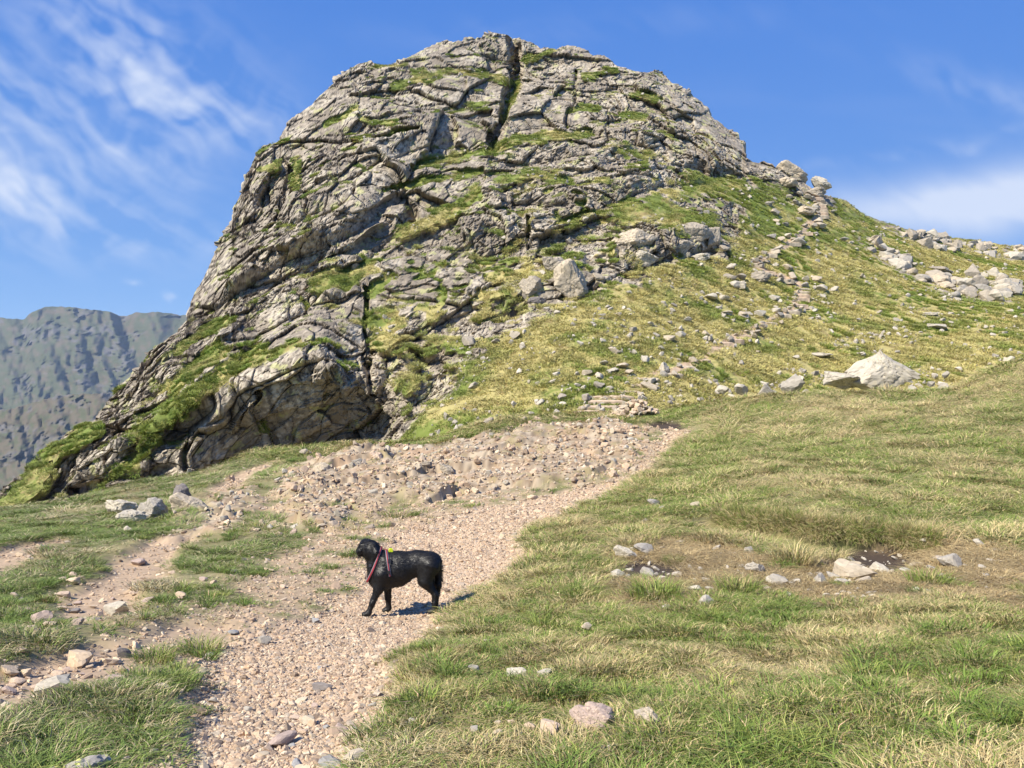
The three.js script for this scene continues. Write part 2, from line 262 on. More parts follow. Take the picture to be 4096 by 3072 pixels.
const reliefPts = [
  [-900, 2520, 26], [0, 2200, 27.5], [543, 2080, 28.5], [1000, 1980, 28.8], [1482, 1930, 28.5], [1700, 1890, 26], [1952, 1790, 24], [2285, 1725, 24], [2640, 1700, 24.8], [3010, 1680, 26.8], [3535, 1650, 28.5], [4096, 1590, 30], [5000, 1540, 30],
  [-900, 2380, 27], [0, 1953, 31], [228, 1763, 34], [464, 1573, 37], [749, 1277, 42], [857, 1017, 46], [936, 838, 50], [1025, 610, 53], [1150, 485, 56], [1339, 333, 59], [1483, 242, 62], [1790, 157, 65], [1965, 130, 66], [2269, 190, 65], [2622, 279, 63], [2844, 469, 58.5], [2977, 605, 55.5], [3109, 668, 54.5], [3318, 787, 54], [3524, 879, 56], [3822, 947, 60], [4096, 988, 64], [5000, 1060, 68],
  [400, 1800, 31.5], [700, 1700, 31.5], [700, 1500, 35], [1000, 1780, 31.6], [1000, 1560, 31.9], [1000, 1300, 37.5], [1000, 1000, 45], [1150, 800, 48], [1300, 1720, 32.2], [1300, 1450, 31.0], [1300, 1300, 34.5], [1300, 1100, 39], [1300, 900, 43], [1300, 700, 48], [1300, 500, 54],
  [1480, 1650, 31.8], [1520, 1350, 34.4], [1600, 1620, 28.8], [1700, 1500, 30.5], [1620, 1780, 27], [1700, 1300, 34.4], [1700, 1000, 40.5], [1700, 800, 44.5], [1700, 600, 49], [1700, 450, 54], [1700, 300, 59],
  [2000, 1650, 26], [2000, 1500, 28.8], [2000, 1300, 33], [2000, 1000, 39.5], [2000, 800, 44], [2000, 600, 49], [2000, 450, 54], [2000, 300, 60],
  [2400, 1600, 25.8], [2400, 1400, 29.5], [2400, 1200, 34], [2400, 1000, 38.5], [2400, 800, 43], [2400, 600, 48.5], [2400, 400, 56],
  [2800, 1500, 28.8], [2800, 1300, 33.5], [2800, 1100, 38], [2800, 900, 42.5], [2800, 700, 48], [2800, 550, 53.5],
  [3200, 1500, 31], [3200, 1300, 36], [3200, 1100, 42], [3200, 900, 48.5], [3600, 1500, 32], [3600, 1300, 38], [3600, 1100, 46], [3600, 980, 52], [4096, 1450, 33], [4096, 1300, 39], [4096, 1150, 48]];
const reliefLog = tps(reliefPts.map(([x, y, d]) => [...sight(x, y), Math.log(d)]));
// cliff lines: foot of each rock band, how high the band stands above its foot (in sighted slope) and how far it stands out (m)
const line = (pts) => pts.map(([x, y]) => sightK(x, y));
const cliffs = [
  [[[600, 520], [700, 495], [780, 465], [850, 430], [900, 355], [1000, 335], [1060, 290]], 85, 1.0], [[[640, 420], [760, 385], [900, 330], [1000, 290]], 60, 0.5], [[[700, 290], [800, 280], [900, 255], [1000, 230], [1060, 215]], 55, 0.6], [[[820, 205], [950, 165], [1090, 150]], 40, 0.55], [[[950, 128], [1040, 118], [1100, 135], [1160, 112]], 32, 0.6],
  [[[520, 690], [600, 600], [700, 565], [770, 535], [860, 470]], 55, 0.8], [[[500, 810], [560, 725], [680, 665], [770, 640]], 62, 0.9], [[[690, 600], [780, 570], [870, 490], [900, 440]], 45, 0.6], [[[400, 1030], [500, 1000], [620, 985], [720, 960], [800, 935]], 195, 1.1], [[[250, 1010], [330, 960], [420, 930], [500, 890]], 60, 0.6], [[[130, 1070], [200, 1050], [290, 1030], [400, 1000]], 90, 0.7], [[[300, 900], [400, 800], [480, 720]], 50, 0.5],
  [[[1020, 570], [1080, 545], [1145, 490]], 80, 0.9], [[[1335, 595], [1440, 560], [1570, 535]], 60, 0.8], [[[1030, 460], [1130, 445], [1240, 445]], 48, 0.5], [[[1180, 490], [1300, 450], [1420, 405], [1560, 395]], 50, 0.6], [[[1280, 360], [1400, 345], [1500, 360], [1610, 395]], 62, 0.75], [[[1090, 290], [1200, 270], [1330, 305]], 65, 0.7], [[[1180, 205], [1300, 225], [1450, 260], [1540, 290]], 50, 0.6], [[[1190, 160], [1300, 175], [1420, 205]], 38, 0.5], [[[1080, 360], [1200, 345], [1290, 330]], 40, 0.5], [[[1150, 660], [1220, 640], [1290, 620]], 70, 0.7], [[[780, 940], [850, 900], [960, 840]], 110, 0.9], [[[1060, 690], [1110, 680], [1160, 640]], 50, 0.5],
].map(([p, h, a]) => { const P = line(p), hh = h * K / FOCAL; return { P, h: hh, a: a * 1.3, b: boxOf(P, hh * 2.2) }; });
const gullies = [[[[1112, 75], [1118, 130], [1110, 190], [1086, 250], [1062, 320]], 19, 3.6], [[[792, 620], [788, 700], [792, 770], [800, 830]], 9, 1.3], [[[1245, 150], [1240, 220], [1225, 280]], 6, 0.8], [[[880, 430], [895, 470], [880, 500]], 9, 1.2], [[[600, 480], [615, 430], [625, 360]], 7, 0.8], [[[1140, 470], [1148, 500], [1140, 530]], 8, 1.2], [[[500, 930], [520, 890], [560, 850]], 8, 0.9], [[[395, 1010], [405, 960], [420, 930]], 7, 0.8]].map(([p, w, a]) => { const P = line(p), ww = w * K / FOCAL; return { P, w: ww, a, b: boxOf(P, ww * 3) }; });
function reliefDepth(s, t) {
  let off = 0;
  const wob = 0.006 * noise(s * 40, t * 40, 2.2);
  for (const c of cliffs) {
    if (s < c.b[0] || s > c.b[1] || t < c.b[2] || t > c.b[3]) continue;
    const d = polyDist(c.P, s, t), q = d * PL.side / c.h + wob * 8, fade = smooth(0, 0.12, PL.t) * smooth(1, 0.88, PL.t);
    let v = 0; if (q < -0.35) v = 0; else if (q < 0) v = -(q + 0.35) / 0.35; else if (q < 1) v = -1 + 2 * Math.pow(q, 0.6); else if (q < 1.6) v = 1 - (q - 1) / 0.6;
    off -= c.a * v * fade;
  }
  for (const g of gullies) {
    if (s < g.b[0] || s > g.b[1] || t < g.b[2] || t > g.b[3]) continue;
    const d = polyDist(g.P, s + wob * 0.8, t);
    off += g.a * smooth(g.w, g.w * 0.2, d) * (PL.t <= 0 || PL.t >= 1 ? smooth(g.w * 1.2, 0, d) : 1);
  }
  return Math.exp(reliefLog(s, t)) + off;
}
// turf: bands and patches of grass on ledges, and the broad grassy flank
const turfBands = [[[[890, 365], [960, 345], [1040, 330], [1110, 305], [1180, 298], [1270, 290]], 13], [[[830, 410], [900, 395], [980, 385], [1040, 370]], 9], [[[870, 505], [930, 480], [990, 450], [1030, 420]], 17], [[[690, 610], [745, 600], [800, 580]], 26], [[[1080, 390], [1140, 378], [1200, 385], [1230, 395]], 14], [[[1335, 330], [1400, 336]], 14], [[[1285, 392], [1312, 395]], 11], [[[1345, 460], [1420, 452], [1480, 470], [1530, 485]], 30], [[[1200, 485], [1250, 470], [1300, 460]], 12], [[[1500, 400], [1590, 415], [1650, 470]], 30],
  [[[565, 760], [520, 785], [450, 830], [380, 880], [320, 920]], 24], [[[480, 760], [420, 800], [370, 840]], 22], [[[500, 690], [440, 720], [380, 765]], 11], [[[590, 765], [645, 742]], 12], [[[330, 960], [290, 1000], [240, 1030]], 13], [[[200, 930], [150, 960], [110, 985]], 20], [[[85, 1030], [45, 1065], [5, 1095]], 30], [[[795, 690], [850, 695], [825, 735]], 32], [[[800, 630], [850, 600]], 15], [[[640, 350], [640, 400]], 11], [[[770, 235], [700, 272]], 8], [[[780, 262], [850, 265]], 7], [[[890, 160], [980, 158], [1060, 165]], 9], [[[855, 188], [950, 170]], 8], [[[1015, 228], [1050, 226]], 9], [[[760, 300], [840, 296], [900, 285]], 5], [[[815, 141], [875, 140]], 6], [[[1140, 128], [1195, 112]], 9], [[[1265, 165], [1330, 150]], 8], [[[1345, 250], [1395, 252]], 9], [[[1230, 240], [1290, 238]], 7], [[[1420, 290], [1450, 300]], 7], [[[1370, 205], [1430, 215]], 7], [[[560, 370], [600, 360]], 7], [[[620, 300], [560, 330]], 4], [[[1060, 165], [1120, 185], [1090, 260]], 7], [[[1420, 590], [1500, 580], [1560, 570]], 22], [[[1230, 560], [1180, 590], [1060, 600]], 16], [[[960, 640], [930, 690]], 12], [[[1040, 640], [1100, 630]], 14], [[[930, 740], [1010, 750]], 16]].map(([p, w]) => { const P = line(p), ww = w * K / FOCAL; return { P, w: ww, b: boxOf(P, ww * 2.5) }; });
const flank = line([[800, 1010], [850, 945], [910, 890], [960, 850], [1000, 790], [1060, 720], [1150, 690], [1200, 665], [1290, 640], [1300, 610], [1420, 600], [1450, 560], [1580, 550], [1600, 480], [1550, 400], [1620, 392], [1690, 420], [1760, 440], [1830, 430], [1900, 470], [2300, 540], [2300, 980], [1400, 980], [1100, 1000]]);
const mixed = line([[850, 560], [960, 510], [1080, 430], [1250, 395], [1500, 375], [1620, 395], [1610, 550], [1400, 610], [1250, 660], [1100, 720], [1000, 800], [880, 900], [840, 820], [880, 660]]);
function turfAmount(s, t, x, y, z) {
  const n = fbm(x * 0.55, y * 0.55, z * 0.55, 3), n2 = noise(x * 1.9, y * 1.9, z * 1.9), ws = s + 0.006 * n, wt = t + 0.006 * noise(x * 0.7 + 9, y * 0.7, z * 0.7);
  let g = polySigned(flank, ws, wt) / 0.02 + n * 1.3 + n2 * 0.5;
  if (inPoly(mixed, ws, wt)) g = Math.max(g, n * 2.4 + n2 * 1.2 - 0.42);
  for (const b of turfBands) { if (s < b.b[0] || s > b.b[1] || t < b.b[2] || t > b.b[3]) continue; const d = polyDist(b.P, ws, wt); g = Math.max(g, (b.w * 0.85 - d) / b.w * 1.6 + n * 1.3 + n2 * 0.8); }
  return g;
}
const patchRocks = line([[1850, 515], [1890, 512], [1945, 560], [1990, 600], [2080, 600], [2140, 585], [2210, 625], [2190, 650], [2070, 652], [1990, 615], [1900, 560]]);
const patchRocks2 = line([[1880, 470], [1960, 495], [2100, 525], [2230, 545], [2230, 565], [2110, 552], [2000, 535], [1930, 500]]);
const wallFoot = line([[380, 760], [500, 640], [620, 560], [760, 500], [860, 430], [900, 360], [1010, 335], [1110, 305], [1270, 288], [1420, 320], [1600, 390], [1720, 420]]);
const treadHigh = [[2600, 1500], [2700, 1480], [2800, 1436], [2900, 1368], [3000, 1322], [3100, 1272], [3165, 1240], [3195, 1190], [3200, 1150], [3180, 1125], [3100, 1100], [3015, 1062], [3035, 1040], [3110, 1000], [3180, 958], [3228, 900], [3270, 870], [3276, 840], [3262, 780]].map(([x, y]) => sight(x, y));
const relief = { s: [], grid: null };
console.log('crag');
{
  // columns close together where the skyline is steep
  const s0 = sight(-850, 1500)[0], s1 = sight(4900, 1500)[0], NC = 1180, NR = 500, BACK = 14, R = NR + BACK;
  const fine = 6000, acc = [0]; for (let i = 1; i <= fine; i++) { const a = lerp(s0, s1, (i - 1) / fine), b = lerp(s0, s1, i / fine), mid = (a + b) / 2; const dt = skySlope(b) - skySlope(a); acc.push(acc[i - 1] + Math.hypot(b - a, 0.45 * dt) * (Math.abs(mid) > 0.69 ? 0.25 : 1) ); }
  for (let i = 0, k = 0; i < NC; i++) { const q = acc[fine] * i / (NC - 1); while (k < fine - 1 && acc[k + 1] < q) k++; relief.s.push(lerp(s0, s1, (k + (q - acc[k]) / Math.max(1e-9, acc[k + 1] - acc[k])) / fine)); }
  const base = new Float32Array(NC * R * 3), pos = new Float32Array(NC * R * 3), col = new Float32Array(NC * R * 3), turf = new Float32Array(NC * R);
  for (let i = 0; i < NC; i++) {
    const s = relief.s[i], tb = footSlope(s), tt = Math.max(tb + 0.01, skySlope(s));
    for (let j = 0; j < NR; j++) {
      const v = j / (NR - 1), t = lerp(tb, tt, v), d = reliefDepth(s, t), k = (j * NC + i) * 3;
      base[k] = s * d; base[k + 1] = EYE + t * d; base[k + 2] = -d;
    }
    const k0 = ((NR - 1) * NC + i) * 3;
    for (let j = NR; j < R; j++) { const q = (j - NR + 1) / BACK, back = 14 * q * q, k = (j * NC + i) * 3; base[k] = base[k0] + s * back + (s < -0.2 ? back * 0.35 : 0); base[k + 1] = base[k0 + 1] - 9 * q * q * q - back * 0.12; base[k + 2] = base[k0 + 2] - back; }
  }
  relief.base = base; relief.NC = NC; relief.NR = NR; relief.pos = pos; relief.turf = turf;
  const at = (i, j, c) => base[(clamp(j, 0, R - 1) * NC + clamp(i, 0, NC - 1)) * 3 + c];
  const nrm = new Float32Array(NC * R * 3);
  for (let j = 0; j < R; j++) for (let i = 0; i < NC; i++) {
    const w = 6, ax = at(i + w, j, 0) - at(i - w, j, 0), ay = at(i + w, j, 1) - at(i - w, j, 1), az = at(i + w, j, 2) - at(i - w, j, 2);
    const bx = at(i, j + w, 0) - at(i, j - w, 0), by = at(i, j + w, 1) - at(i, j - w, 1), bz = at(i, j + w, 2) - at(i, j - w, 2);
    let nx = ay * bz - az * by, ny = az * bx - ax * bz, nz = ax * by - ay * bx; const l = Math.hypot(nx, ny, nz) || 1, k = (j * NC + i) * 3;
    nrm[k] = nx / l; nrm[k + 1] = ny / l; nrm[k + 2] = nz / l;
  }
  relief.nrm = nrm;
  const e1 = new THREE.Vector3(0.84, 0.5, 0.2).normalize(), e2 = new THREE.Vector3(-0.5, 0.78, 0.38), e3 = new THREE.Vector3();
  e2.addScaledVector(e1, -e2.dot(e1)).normalize(); e3.crossVectors(e1, e2);
  const rough = new Float32Array(NC * R);
  for (let j = 0; j < R; j++) for (let i = 0; i < NC; i++) {
    const q = j * NC + i, k = q * 3, x = base[k], y = base[k + 1], z = base[k + 2];
    const s = x / -z, t = (y - EYE) / -z;
    const g = turfAmount(s, t, x, y, z), turfy = smooth(-0.15, 0.35, g); turf[q] = g;
    const wx = x + 0.8 * noise(x * 0.3, y * 0.3, z * 0.3), wy = y + 0.8 * noise(x * 0.3 + 5, y * 0.3, z * 0.3), wz = z;
    const a = wx * e1.x + wy * e1.y + wz * e1.z, b = wx * e2.x + wy * e2.y + wz * e2.z, c = wx * e3.x + wy * e3.y + wz * e3.z;
    let rock = 0;
    if (turfy < 0.99) {
      polyDist(wallFoot, s, t);                                 // above this line the wall is steeply jointed, below it the rock lies in slanting slabs
      const up = PL.side > 0 ? smooth(-0.004, 0.012, PL.d) : smooth(0.004, -0.012, -PL.d) * 0.2, rgh = 0.45 + 0.85 * smooth(-0.35, 0.35, noise(x * 0.13 + 3, y * 0.13, z * 0.13)), v = wy - 0.25 * wx;
      const gap = Math.min(skySlope(s), skySlope(s - 0.012), skySlope(s + 0.012)) - t, rim = 0.35 + 0.65 * smooth(-0.01, 0.035, gap);   // the outline of the crag is even
      let lo = 0, hi = 0;
      if (up < 0.98) lo = 1.35 * rim * blocks(a * 0.15, b * 0.25, c * 0.2, 1.0) + 0.8 * rim * blocks(a * 0.4, b * 0.7, c * 0.5, 1.0) + rgh * (0.3 * blocks(a * 0.95, b * 1.9, c * 1.3, 1.0) + 0.16 * blocks(a * 2.4, b * 3.6, c * 3.0, 1.1));
      if (up > 0.02) hi = 1.7 * rim * blocks(wx * 0.17, v * 0.15, wz * 0.17, 0.9) + 1.0 * rim * blocks(wx * 0.46, v * 0.24, wz * 0.46, 0.9) + rgh * (0.46 * blocks(wx * 1.15, v * 0.5, wz * 1.15, 1.0) + 0.2 * blocks(wx * 2.8, v * 1.5, wz * 2.8, 1.1));
      rock = lerp(lo, hi, up) + rgh * 0.07 * blocks(x * 5.5, y * 4, z * 5.5, 1.2);
    }
    const flat = 0.3 * fbm(x * 0.45, y * 0.45, z * 0.45, 3) + 0.10 * noise(x * 2.1, y * 2.1, z * 2.1) + 0.05 * noise(x * 5, y * 5, z * 5);
    const far = j < NR ? 1 : smooth(1, 0.3, (j - NR) / BACK);
    const dsp = lerp(rock, flat + 0.16, turfy) * lerp(0.5, 1, far);
    const hl = Math.hypot(x, y - EYE, z), o = j < NR ? 0.78 : 0.3;    // rock stands out from the face, turf swells along its slope
    const ox = lerp(nrm[k], -x / hl, o), oy = lerp(nrm[k + 1], -(y - EYE) / hl, o), oz = lerp(nrm[k + 2], -z / hl, o);
    pos[k] = x + ox * dsp; pos[k + 1] = y + oy * dsp; pos[k + 2] = z + oz * dsp;
  }
  const geo = meshFromGrid(NC, R, pos, col), N = geo.getAttribute('normal').array;
  let turfCount = 0;
  for (let q = 0; q < NC * R; q++) {
    const k = q * 3, x = pos[k], y = pos[k + 1], z = pos[k + 2], s = x / -z, t = (y - EYE) / -z;
    const f = noise(x * 7, y * 7, z * 7), f1 = noise(x * 2.2, y * 2.2, z * 2.2), f0 = noise(x * 0.5, y * 0.5, z * 0.5), ff = noise(x * 17, y * 17, z * 17);
    let c = mix3(C.rockM, C.rockL, smooth(-0.4, 0.45, f1 * 0.6 + f0 * 0.5 + f * 0.4));
    c = mix3(c, C.pale, smooth(0.1, 0.55, f * 0.7 + f0 * 0.6 + ff * 0.3) * 0.75);
    c = mix3(c, C.rockD, smooth(0.12, 0.42, noise(x * 3.1 + 4, y * 1.6, z * 3.1) * 0.7 + ff * 0.35 + 0.25 * f0) * 0.8);
    c = mix3(c, C.lichen, smooth(0.34, 0.5, noise(x * 1.7 + 30, y * 1.7, z * 1.7) + 0.3 * f) * 0.55);
    // turf also on small ledges level enough to hold soil
    const ledge = N[k + 1] > 0.86 && q < NC * NR ? smooth(0.2, 0.4, noise(x * 0.8, y * 0.8, z * 0.8 + 3) + 0.35 * f) : 0;
    let g = smooth(0, 0.25, turf[q] + 0.25 * f - 0.05); if (ledge > 0.5 && g < 0.5) { g = ledge; turf[q] = 0.3; }
    if (polySigned(patchRocks, s, t) > -0.002 || polySigned(patchRocks2, s, t) > -0.002) if (f1 + f > -0.1) { g = 0; turf[q] = -1; c = mix3(C.rockL, C.rockM, clamp(0.5 + f)); }
    const dry = smooth(-0.35, 0.4, f0 * 0.9 + f1 * 0.5 + f * 0.35 + (s > -0.05 && t < 0.16 ? 0.22 + 0.2 * smooth(0.2, 0.4, s) : -0.15));
    let gc = mix3([0.14, 0.175, 0.03], [0.37, 0.315, 0.12], dry); gc = mix3(gc, [0.17, 0.115, 0.045], smooth(0.25, 0.45, noise(x * 1.3 + 50, y * 1.3, z * 1.3) + 0.3 * f) * 0.6);
    const tread = polyDist(treadHigh, s, t) / 0.0045 + 0.5 * f; if (tread < 1.2) { g *= smooth(0.75, 1.1, tread); if (tread < 0.9) turf[q] = -1; if (g < 0.99) c = mix3(C.path, C.soil, clamp(0.5 + f)); }
    c = mix3(c, gc, g);
    col[k] = c[0]; col[k + 1] = c[1]; col[k + 2] = c[2];
  }
  geo.getAttribute('color').needsUpdate = true;
  structure('crag', geo, matRock, 'steep rocky dome with grassy ledges above the saddle');
}
function onCrag(px, py) { const [s, t] = sight(px, py), d = reliefDepth(s, t); return new THREE.Vector3(s * d, EYE + t * d, -d); }
// nearest built point of the crag sighted along a line
const cragIndex = (() => { const cell = 0.004, map = new Map(); const { pos, NC, NR } = relief; for (let q = 0; q < NC * NR; q++) { const z = -pos[q * 3 + 2], s = pos[q * 3] / z, t = (pos[q * 3 + 1] - EYE) / z, key = Math.floor(s / cell) * 4096 + Math.floor(t / cell); const o = map.get(key); if (o === undefined || -pos[o * 3 + 2] > z) map.set(key, q); } return (px, py) => { const [s, t] = sight(px, py), q = map.get(Math.floor(s / cell) * 4096 + Math.floor(t / cell)); if (q === undefined) return onCrag(px, py); const d = -pos[q * 3 + 2]; return new THREE.Vector3(s * d, EYE + t * d, -d); }; })();

// ---------------------------------------------------------------- far fells across the valley
function fell(name, sky, foot, dNear, dFar, seed, brown, label) {
  const nc = 420, nr = 200, pos = new Float32Array(nc * nr * 3), col = new Float32Array(nc * nr * 3);
  const skyT = table(sky.map(([x, y]) => sight(x, y))), footT = sight(0, foot)[1], s0 = sight(-1900, 1500)[0], s1 = sight(1500, 1500)[0];
  for (let j = 0; j < nr; j++) for (let i = 0; i < nc; i++) {
    const v = Math.min(1, j / (nr - 8)), over = Math.max(0, j - (nr - 8)) / 7, s = lerp(s0, s1, i / (nc - 1)), tt = skyT(s);
    let t = lerp(footT, tt, v), d = lerp(dNear, dFar, Math.pow(v, 1.15)) + over * 500;
    const u = s * 60, w = t * 60, kk = (j * nc + i) * 3;
    const K2 = dFar / 4300, gul = Math.abs(fbm(u * 0.34 + w * 0.12 + seed, w * 0.06, 2, 4)), gul2 = Math.abs(fbm(u * 1.3 - w * 0.3, w * 0.25 + seed, 6, 3)), n = fbm(u * 0.3, w * 0.3, seed, 4);
    d += (gul * 620 + gul2 * 130 - n * 240) * (1 - 0.55 * v) * K2;
    const crag = smooth(0.06, 0.24, fbm(u * 0.5 + 40, w * 0.9, seed + 3, 4) + 0.12 * (v - 0.5));
    d -= crag * K2 * (55 * blocks(u * 1.3, w * 1.1, seed, 0.9) + 22 * blocks(u * 3.4, w * 2.2, seed, 1.0));
    d += K2 * 9 * fbm(u * 5, w * 5, seed + 8, 3);
    pos[kk] = s * d; pos[kk + 1] = EYE + t * d - over * over * 260 + (j > nr - 10 ? 5 * noise(u * 3, 1, seed) : 0); pos[kk + 2] = -d;
    const f = fbm(u * 2.2, w * 2.2, seed + 1, 4), f2 = noise(u * 9, w * 9, 3);
    let c = mix3([0.065, 0.074, 0.03], [0.105, 0.085, 0.05], smooth(-0.2, 0.25, f + brown));
    c = mix3(c, [0.145, 0.135, 0.122], smooth(0.1, 0.35, crag * 0.35 + f2 * 0.3 + f * 0.6 - 0.12) * 0.8);
    c = mix3(c, [0.06, 0.058, 0.055], crag * smooth(-0.1, 0.3, f2 + f) * 0.6);
    col[kk] = c[0]; col[kk + 1] = c[1]; col[kk + 2] = c[2];
  }
  structure(name, meshFromGrid(nc, nr, pos, col), matTerrain, label);
}
fell('far_hills', [[-1900, 1330], [-600, 1290], [-200, 1262], [0, 1270], [33, 1274], [98, 1277], [117, 1253], [174, 1229], [233, 1225], [304, 1231], [347, 1237], [412, 1242], [445, 1250], [483, 1265], [505, 1264], [543, 1250], [591, 1250], [624, 1248], [678, 1253], [722, 1261], [760, 1260], [900, 1280], [1500, 1340]], 1990, 2600, 4300, 3.3, -0.08, 'hazy blue grey mountain ridge across the valley');
fell('near_hill', [[-1900, 1800], [-500, 1700], [0, 1642], [60, 1632], [217, 1586], [300, 1576], [461, 1570], [600, 1580], [1500, 1700]], 2600, 1100, 1900, 8.8, 0.12, 'brown craggy spur below the mountain ridge');
scene.fog = new THREE.FogExp2(new THREE.Color(0.60, 0.75, 1.0), 0.000048);

// ---------------------------------------------------------------- stones
console.log('stones');
function rockGeo(seed, detail, planes, crisp, shape = [1, 0.6, 0.8], spots = 0.35) {
  const r = rng(seed), N = [], H = [];
  for (let i = 0; i < planes; i++) { const z = r() * 2 - 1, a = r() * 6.2832, q = Math.sqrt(1 - z * z); N.push([q * Math.cos(a), z, q * Math.sin(a)]); H.push(0.46 + 0.36 * r()); }
  const g = new THREE.IcosahedronGeometry(1, detail), P = g.getAttribute('position'), n = P.count, col = new Float32Array(n * 3), o = seed * 3.71;
  for (let i = 0; i < n; i++) {
    const x = P.getX(i), y = P.getY(i), z = P.getZ(i); let m = 1.25;
    for (let k = 0; k < planes; k++) { const d = x * N[k][0] + y * N[k][1] + z * N[k][2]; if (d > 0.05) m = Math.min(m, H[k] / d); }
    m *= 1 + crisp * noise(x * 3.1 + o, y * 3.1, z * 3.1) + crisp * 0.5 * noise(x * 8 + o, y * 8, z * 8);
    if (detail > 6) m *= 1 + 0.16 * blocks(x * 1.6 + o, y * 2.2, z * 1.6, 0.6) + 0.05 * blocks(x * 4 + o, y * 5, z * 4, 0.8);
    P.setXYZ(i, x * m * shape[0] * 0.68, y * m * shape[1] * 0.68, z * m * shape[2] * 0.68);
  }
  for (let i = 0; i < n; i += 3) {
    const x = (P.getX(i) + P.getX(i + 1) + P.getX(i + 2)), y = (P.getY(i) + P.getY(i + 1) + P.getY(i + 2)), z = (P.getZ(i) + P.getZ(i + 1) + P.getZ(i + 2));
    const f = noise(x * 3 + o, y * 3, z * 3), f2 = noise(x * 8, y * 8 + o, z * 8);
    let c = 0.9 + 0.22 * f + 0.2 * f2, t = [c, c, c];
    t = mix3(t, [0.38, 0.36, 0.33], smooth(0.2, 0.45, f2 + 0.4 * noise(x * 2, y * 2, z * 2 + o)) * spots);
    t = mix3(t, [1.25, 1.22, 1.1], smooth(0.2, 0.5, noise(x * 5 + 7, y * 5, z * 5 + o)) * spots);
    for (let k = 0; k < 3; k++) { col[(i + k) * 3] = t[0]; col[(i + k) * 3 + 1] = t[1]; col[(i + k) * 3 + 2] = t[2]; }
  }
  g.computeBoundingBox(); { const b = g.boundingBox, e = 1 / (b.max.x - b.min.x); g.translate(-(b.max.x + b.min.x) / 2, -(b.max.y + b.min.y) / 2, -(b.max.z + b.min.z) / 2); g.scale(e, e, e); g.computeBoundingBox(); g.userData.tall = g.boundingBox.max.y - g.boundingBox.min.y; }
  g.deleteAttribute('uv'); g.setAttribute('color', new THREE.BufferAttribute(col, 3)); g.computeVertexNormals();
  return g;
}
const stoneMat = (r, g, b, rough = 0.9) => new THREE.MeshStandardMaterial({ color: new THREE.Color().setRGB(r, g, b), roughness: rough, vertexColors: true });
const M = { tan: stoneMat(0.54, 0.41, 0.295), sand: stoneMat(0.56, 0.43, 0.29), pink: stoneMat(0.40, 0.305, 0.25), grey: stoneMat(0.36, 0.325, 0.27), dark: stoneMat(0.20, 0.175, 0.16), pale: stoneMat(0.47, 0.42, 0.33), blue: stoneMat(0.31, 0.305, 0.295), crag: stoneMat(0.36, 0.31, 0.24), warm: stoneMat(0.46, 0.385, 0.28) };
const slabs = [...Array(10).keys()].map((i) => rockGeo(100 + i, 3, 9 + i % 4, 0.03, [1, 0.42 + 0.05 * (i % 4), 0.75], 0.3));
const chunks = [...Array(10).keys()].map((i) => rockGeo(200 + i, 3, 9 + i % 4, 0.035, [1, 0.72, 0.85], 0.35));
const bigs = [...Array(8).keys()].map((i) => rockGeo(300 + i, 12, 12 + i % 4, 0.05, [1, 0.7, 0.8], 0.75));
const R0 = rng(4242);
const toneWord = new Map([[M.tan, 'tan'], [M.sand, 'sandy yellow'], [M.pink, 'pinkish brown'], [M.grey, 'grey'], [M.dark, 'dark brown'], [M.pale, 'pale cream'], [M.blue, 'blue grey'], [M.crag, 'grey brown'], [M.warm, 'warm grey']]);
const describe = (label, m, big, mid) => label.includes('*') ? label.replace('*', `${m.scale.x > big ? 'large' : m.scale.x > mid ? 'middling' : 'small'} ${toneWord.get(m.material)} ${slabs.includes(m.geometry) ? 'flat' : 'blocky'}`) : label;
function stone(name, geo, mat, x, y, z, w, turn, tiltX = 0, tiltZ = 0, sy = 1, sz = 1, parent = scene) {
  const m = new THREE.Mesh(geo, mat); m.name = parent === scene ? numbered(name) : name; m.position.set(x, y, z); m.rotation.set(tiltX, turn, tiltZ); m.scale.set(w, w * sy, w * sz); m.castShadow = m.receiveShadow = true; parent.add(m); return m;
}
function sightedStone(px, py, wpx, name, kind, mats, label, category, group, o = {}) {
  const p = cast(px, py + (o.drop ?? 0), groundSmooth); if (!p) return null;
  const y = groundY(p[0], p[2]), w = wpx / FOCAL * -p[2] * 1.08;
  const set = kind === 'slab' ? slabs : kind === 'big' ? bigs : chunks, geo = set[Math.floor(R0() * set.length)];
  const m = stone(name, geo, mats[Math.floor(R0() * mats.length)], p[0], y + w * (o.lift ?? 0.19), p[2], w, R0() * 0.9 - 0.45 + (R0() < 0.5 ? Math.PI : 0), (R0() - 0.5) * 0.35, (R0() - 0.5) * 0.35, o.sy ?? 1, o.sz ?? 1);
  return tag(m, describe(label, m, 0.2, 0.11), category, group);
}
const from = (ox, oy, k) => ([x, y, w]) => [x / k + ox, y / k + oy, w / k];
